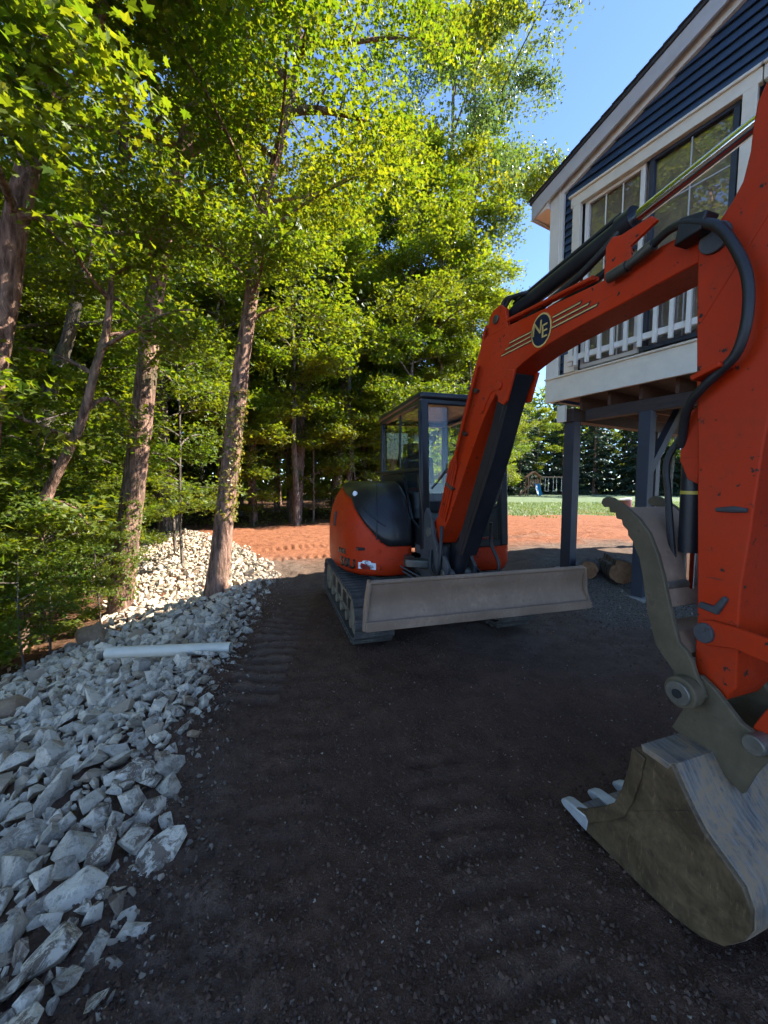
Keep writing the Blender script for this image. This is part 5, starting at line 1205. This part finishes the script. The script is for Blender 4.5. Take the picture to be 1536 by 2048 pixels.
for (x, y, sc_) in [(-1.0, 20.2, 1.0), (0.6, 20.6, 0.95), (4.6, 22.6, 1.1), (-4.6, 18.6, 1.05), (-6.4, 15.0, 0.9), (-8.9, 15.6, 1.0), (-11.5, 14.6, 1.0), (-9.4, 10.6, 0.9), (-12.2, 9.2, 1.05), (-11.0, 6.6, 0.9), (-8.6, 4.2, 0.8), (-7.2, 19.5, 1.1), (2.9, 24.5, 1.1), (-14, 12, 1.1), (-13.5, 18, 1.1), (-3, 23.5, 1.2)]:
    tree_of(EDGE, 'edge_tree', x, y, sc_, rw.uniform(0, 6.28), 'low-branched tree with leaves down to the ground at the wood edge', 'low-branched trees of the wood edge')
for (x, y, sc_, q) in [(-3.4, 14.9, 0.9, 2), (-5.5, 13.5, 0.85, 2), (-1.5, 16.7, 0.95, 2), (1.2, 18.4, 1.0, 2), (-2.4, 19.6, 1.1, 0), (2.9, 19.8, 1.05, 1)]:
    spots.append((x, y)); tree_of(KIT[q], 'clearing_tree', x, y, sc_, rw.uniform(0, 6.28), 'sunlit bushy tree at the back edge of the cleared red soil', 'trees at the back of the red soil')
tree_of(PALE, 'pale_maple_tree', 5.3, 24.3, 1.38, 0.6, 'tall tree with sky sheen put into its leaf colour, reaching into the sky above the boom', dz=0, zs=1.25)
tree_of(KIT[0], 'tall_maple_tree', 3.9, 22.8, 1.45, 1.1, 'tall yellow-green tree behind the cab whose crown meets the open sky', zs=1.3)
tree_of(PALE, 'pale_maple_tree', 8.6, 33.0, 0.95, 2.6, 'distant pale tree seen low in the sky gap left of the house', dz=0)
k = 0; tries = 0; sspots = []
while k < 58 and tries < 4000:
    tries += 1; y = rw.uniform(3.5, 30); x = rw.uniform(-1.2*y-3, 5)
    e = float(edge_dist(np.array(x), np.array(y)))
    if not (wood_ok(x, y) or (e > 2.9 and y > 3.6 and x < -4.6)): continue
    if not far_enough(sspots, x, y, 1.1): continue
    sspots.append((x, y)); k += 1; q = int(rw.integers(2))
    tree_of(SAP[q], 'understory_sapling', x, y, rw.uniform(0.6, 1.15), rw.uniform(0, 6.28), 'leafy sapling growing under the trees of the wood', 'saplings in the wood')
for (x, y, s, q, lb) in [(-4.75, 4.35, 0.62, 0, 'bright leafy sapling at the left edge beside the rock bank'), (-5.3, 5.9, 0.8, 1, 'leafy sapling between the crooked sapling and the ivy-footed trunk'), (-4.9, 3.7, 0.85, 1, 'tall leafy sapling cut by the left picture edge'), (-5.6, 8.3, 0.85, 0, 'sapling behind the ivy-footed trunk where the stones begin'), (-4.9, 9.3, 1.15, 1, 'tall leafy sapling seen between the two front trunks'), (-5.9, 10.6, 1.2, 1, 'tall sapling at the top left of the sunlit stones'), (-2.9, 15.9, 1.15, 1, 'sunlit sapling at the back of the red soil beside the pale upright trunk'), (-1.3, 16.5, 1.05, 0, 'sunlit sapling behind the counterweight of the excavator'), (0.4, 16.9, 1.2, 1, 'sunlit sapling seen through the cab windows'), (1.8, 17.2, 1.1, 0, 'sunlit sapling behind the boom and cab'), (-4.9, 14.6, 1.0, 0, 'sunlit sapling at the far left of the red soil')]:
    tree_of(SAP[q], 'bank_sapling', x, y, s, rw.uniform(0, 6.28), lb)

for (x, y, s, q) in [(-4.45, 5.0, 0.42, 0), (-4.95, 5.5, 0.5, 1), (-4.5, 5.95, 0.4, 0), (-5.25, 4.75, 0.5, 0), (-5.7, 6.7, 0.6, 1), (-4.3, 4.45, 0.36, 0), (-6.2, 5.8, 0.6, 0), (-5.1, 7.4, 0.45, 1)]:
    tree_of(SAP[q], 'slope_sapling', x, y, s, rw.uniform(0, 6.28), 'low leafy sapling on the brown slope left of the stones', 'low saplings on the slope left of the stones')

# --- far woods beyond the lawn
def conifer_kit(seed, h, rad):
    r = np.random.default_rng(seed); pos, nr_, tb = [], [], []
    for k in range(int(h*5)):
        t = k/(h*5); z = 0.8+(h-0.9)*t; l = rad*(1-t)**0.8*r.uniform(0.75, 1.15)+0.15; a = 2.399*k
        d = np.array([math.cos(a), math.sin(a), 0]); e = np.array([0, 0, z])+d*l+np.array([0, 0, -0.22*l])
        tb.append((np.linspace([0, 0, z], e, 3), [0.03, 0.02, 0.005])); m = int(10+55*l/rad)
        u = r.random(m)**0.7; w = r.normal(size=m)*0.16*l*(1.1-u*0.5); pp_ = np.array([0, 0, z])+(e-np.array([0, 0, z]))*u[:, None]+np.stack([-d[1]*w, d[0]*w, r.normal(size=m)*0.08-0.05], 1)
        pos.append(pp_); nr_.append(r.normal(size=(m, 3))*0.5+np.array([0, 0, 1])+d*0.4)
    pos = np.vstack(pos); nr_ = np.vstack(nr_); n = len(pos)
    path = [(0, 0, -0.3, 0.2), (0, 0, h*0.5, 0.11), (0, 0, h, 0.02)]
    return (trunk_mesh('trunk', path, M['bark_brown'], r, 8, 0.8), tubes_mesh('limbs', tb, M['bark_brown'], 4), leaf_mesh('crown', pos, r.uniform(0.25, 0.5, n), nr_, r, r.random(n), M['needle']))
CON = [conifer_kit(5, 15, 3.0), conifer_kit(6, 12, 3.0)]
k = 0; cs = []; tries = 0
while k < 56 and tries < 3000:
    tries += 1; y = rw.uniform(54, 74); x = rw.uniform(8, 80)
    if not far_enough(cs, x, y, 3.4): continue
    cs.append((x, y)); k += 1; q = int(rw.integers(2))
    tree_of(CON[q], 'spruce_tree', x, y, rw.uniform(1.1, 1.5), rw.uniform(0, 6.28), 'dark spruce in the far wood beyond the lawn', 'spruces beyond the lawn')
k = 0
while k < 20:
    y = rw.uniform(52, 84); x = rw.uniform(6, 90)
    if not far_enough(cs, x, y, 3.0): continue
    cs.append((x, y)); k += 1; q = int(rw.integers(3))
    tree_of(KIT[q], 'lawn_edge_tree', x, y, rw.uniform(0.9, 1.35), rw.uniform(0, 6.28), 'broadleaf tree mixed into the far spruces beyond the lawn', 'broadleaf trees beyond the lawn')
for (x, y, s) in [(9.8, 38, 1.1), (12.4, 44, 1.15), (8.6, 31, 0.9), (15.0, 50, 1.2)]:
    tree_of(EDGE, 'lawn_side_tree', x, y, s, rw.uniform(0, 6.28), 'pale green tree at the left end of the lawn behind the boom', 'trees at the left end of the lawn')

r = np.random.default_rng(91); n = 46000; a = np.radians(r.uniform(-62, 56, n)); d = np.where(a > math.radians(13), r.uniform(84, 100, n), r.uniform(40, 54, n)); zz = np.where(d > 60, 24, 15)*r.random(n)**0.85*(0.75+0.35*vnoise(a*40, a*0+3))
setp(link(bpy.data.objects.new('distant_wood', leaf_mesh('distant_wood', np.stack([d*np.sin(a), d*np.cos(a), zz-0.8], 1), np.where(d > 60, 1.5, 1.0)*r.uniform(0.5, 1.0, n), r.normal(size=(n, 3))*0.7+np.array([0.3, -0.4, 0.6]), r, r.random(n)*0.5, M['leaf_maple']))), 'distant mass of green wood closing the view between the trunks and behind the spruces', 'wood', kind='stuff')
# --- undergrowth and fallen leaves on the wood floor
r = np.random.default_rng(77); n = 26000; y = r.uniform(2.5, 26, n); x = r.uniform(-1, 0.35, n)*(1.15*y+2); e = edge_dist(x, y)
ok = ((e > 2.6+0.5*r.random(n)) | ((y > front(x)+0.4) & (x < 4))); x, y = x[ok], y[ok]; z = terrain_base(x, y)
cl = vnoise(x*0.9, y*0.9); hgt = np.where(cl > 0.55, 0.75*r.random(len(x))*(cl-0.45)*2, 0.10*r.random(len(x)))
g = r.random(len(x)) < 0.55
setp(link(bpy.data.objects.new('undergrowth', leaf_mesh('undergrowth', np.stack([x, y, z+hgt+0.03], 1)[g], r.uniform(0.06, 0.13, g.sum()), r.normal(size=(g.sum(), 3))*0.6+np.array([0, 0, 1.]), r, r.random(g.sum())*0.6, M['leaf_maple']))), 'low green undergrowth on the wood floor', 'undergrowth', kind='stuff')
h_ = ~g
setp(link(bpy.data.objects.new('fallen_leaves', leaf_mesh('fallen_leaves', np.stack([x, y, z+0.03], 1)[h_], r.uniform(0.05, 0.11, h_.sum()), r.normal(size=(h_.sum(), 3))*0.35+np.array([0, 0, 1.]), r, r.random(h_.sum()), M['litter_leaf']))), 'brown fallen leaves on the wood floor', 'leaves', kind='stuff')

r = np.random.default_rng(79); n = 16000; y = r.uniform(15, 34, n); x = r.uniform(0.25, 1.0, n)*y*0.95+1.5
nzl = fbm(x*0.8, y*0.8, 4); nzl2 = fbm(x*3, y*3, 3); ok = (y-19-nzl*9-nzl2*3+np.clip(-(x-10)*0.15, -2, 3)) > 0.6*r.random(n); x, y = x[ok], y[ok]; m = len(x); z = ground_h(x, y); a = r.uniform(0, 6.28, m); h = r.uniform(0.06, 0.17, m); w = 0.02
V = np.stack([np.stack([x-w*np.cos(a), y-w*np.sin(a), z-0.02], 1), np.stack([x+w*np.cos(a), y+w*np.sin(a), z-0.02], 1), np.stack([x+r.normal(size=m)*0.05, y+r.normal(size=m)*0.05, z+h], 1)], 1)
setp(link(bpy.data.objects.new('grass', np_mesh('grass', V.reshape(-1, 3), np.arange(3*m).reshape(-1, 3), False, [M['leaf_pale']], dict(tint=np.repeat(r.random(m), 3))))), 'thin new grass on the lawn beyond the red soil', 'grass', kind='stuff')

# ------------------------------------------------------------------ things on the lawn
ps = empty('playset', (19.3, 50.0, float(terrain_base(np.array(19.3), np.array(50.)))), math.radians(-8)); setp(ps, 'wooden play tower with blue slide and swings at the far lawn edge', 'playset')
for (x, y) in ((-0.75, -0.7), (0.75, -0.7), (-0.75, 0.7), (0.75, 0.7)): MB().box((x, y, 1.25), (0.11, 0.11, 2.5)).build('post', M['cedar'], ps)
MB().box((0, 0, 1.3), (1.6, 1.5, 0.1)).build('platform', M['cedar'], ps)
for k in range(8): MB().box((-0.7+k*0.2, -0.78, 1.75), (0.1, 0.03, 0.8)).build('rail_slat', M['cedar'], ps)
MB().prism([(-0.95, 2.45), (0, 3.2), (0.95, 2.45), (0.85, 2.42), (0, 3.08), (-0.85, 2.42)], -0.85, 0.85).build('roof', M['cedar'], ps)
for sgn in (-1, 1): MB().beam((-1.9, -0.9+0.25*sgn, 0), (-0.8, -0.8+0.25*sgn, 1.35), 0.08, 0.08).build('ladder_rail', M['cedar'], ps)
MB().grid([[(0.1+0.5*u, -0.8-1.5*t, 1.35*(1-t)**1.2+0.08+0.18*abs(2*u-1)) for u in np.linspace(0, 1, 7)] for t in np.linspace(0, 1, 9)]) and None
mb = MB(); mb.grid([[(0.05+0.6*u, -0.8-1.4*t, 1.4*(1-t)**1.2+0.08+0.2*abs(2*u-1)) for u in np.linspace(0, 1, 7)] for t in np.linspace(0, 1, 9)]); mb.build('slide', M['slide_blue'], ps)
MB().beam((0.7, 0, 2.45), (4.6, 0, 2.45), 0.12, 0.14).build('swing_beam', M['timber'], ps)
for sgn in (-1, 1): MB().beam((4.5, 0, 2.4), (4.7, 0.9*sgn, 0), 0.1, 0.1).build('swing_leg', M['timber'], ps)
for x in (1.7, 2.7, 3.7):
    sw = MB().box((x, 0, 0.65), (0.45, 0.18, 0.04)).build('swing_seat', M['swing_white'], ps)
    for d in (-0.2, 0.2): MB().tube([(x+d, 0, 0.65), (x+d, 0, 2.4)], 0.02, 5).build('swing_chain', M['swing_white'], sw)
dr = empty('drum', (14.1, 22.3, float(terrain_base(np.array(14.1), np.array(22.3)))-0.03)); dr.rotation_euler = (0, math.radians(-9), 0); setp(dr, 'white-topped brown drum standing on the grass behind the thumb', 'drum')
MB().tube([(0, 0, 0), (0, 0, 0.25), (0, 0, 0.26), (0, 0, 0.5), (0, 0, 0.51), (0, 0, 0.72)], [0.30, 0.30, 0.315, 0.30, 0.315, 0.30], 24).build('body', M['drum_brown'], dr, 0.005)
MB().tube([(0, 0, 0.722), (0, 0, 0.80)], 0.31, 24).build('lid', M['swing_white'], dr, 0.01)
ws = empty('timber_stack', (12.5, 14.2, float(terrain_base(np.array(12.5), np.array(14.2))))); ws.rotation_euler = (0, 0, math.radians(25)); setp(ws, 'stack of tan timber seen under the house behind the posts', 'timber stack')
for kz_ in range(7):
    for kx in range(2): MB().box((0, kx*0.5-0.25, 0.12+kz_*0.22), (2.2, 0.45, 0.2)).build('timber', M['timber'], ws, 0.01)
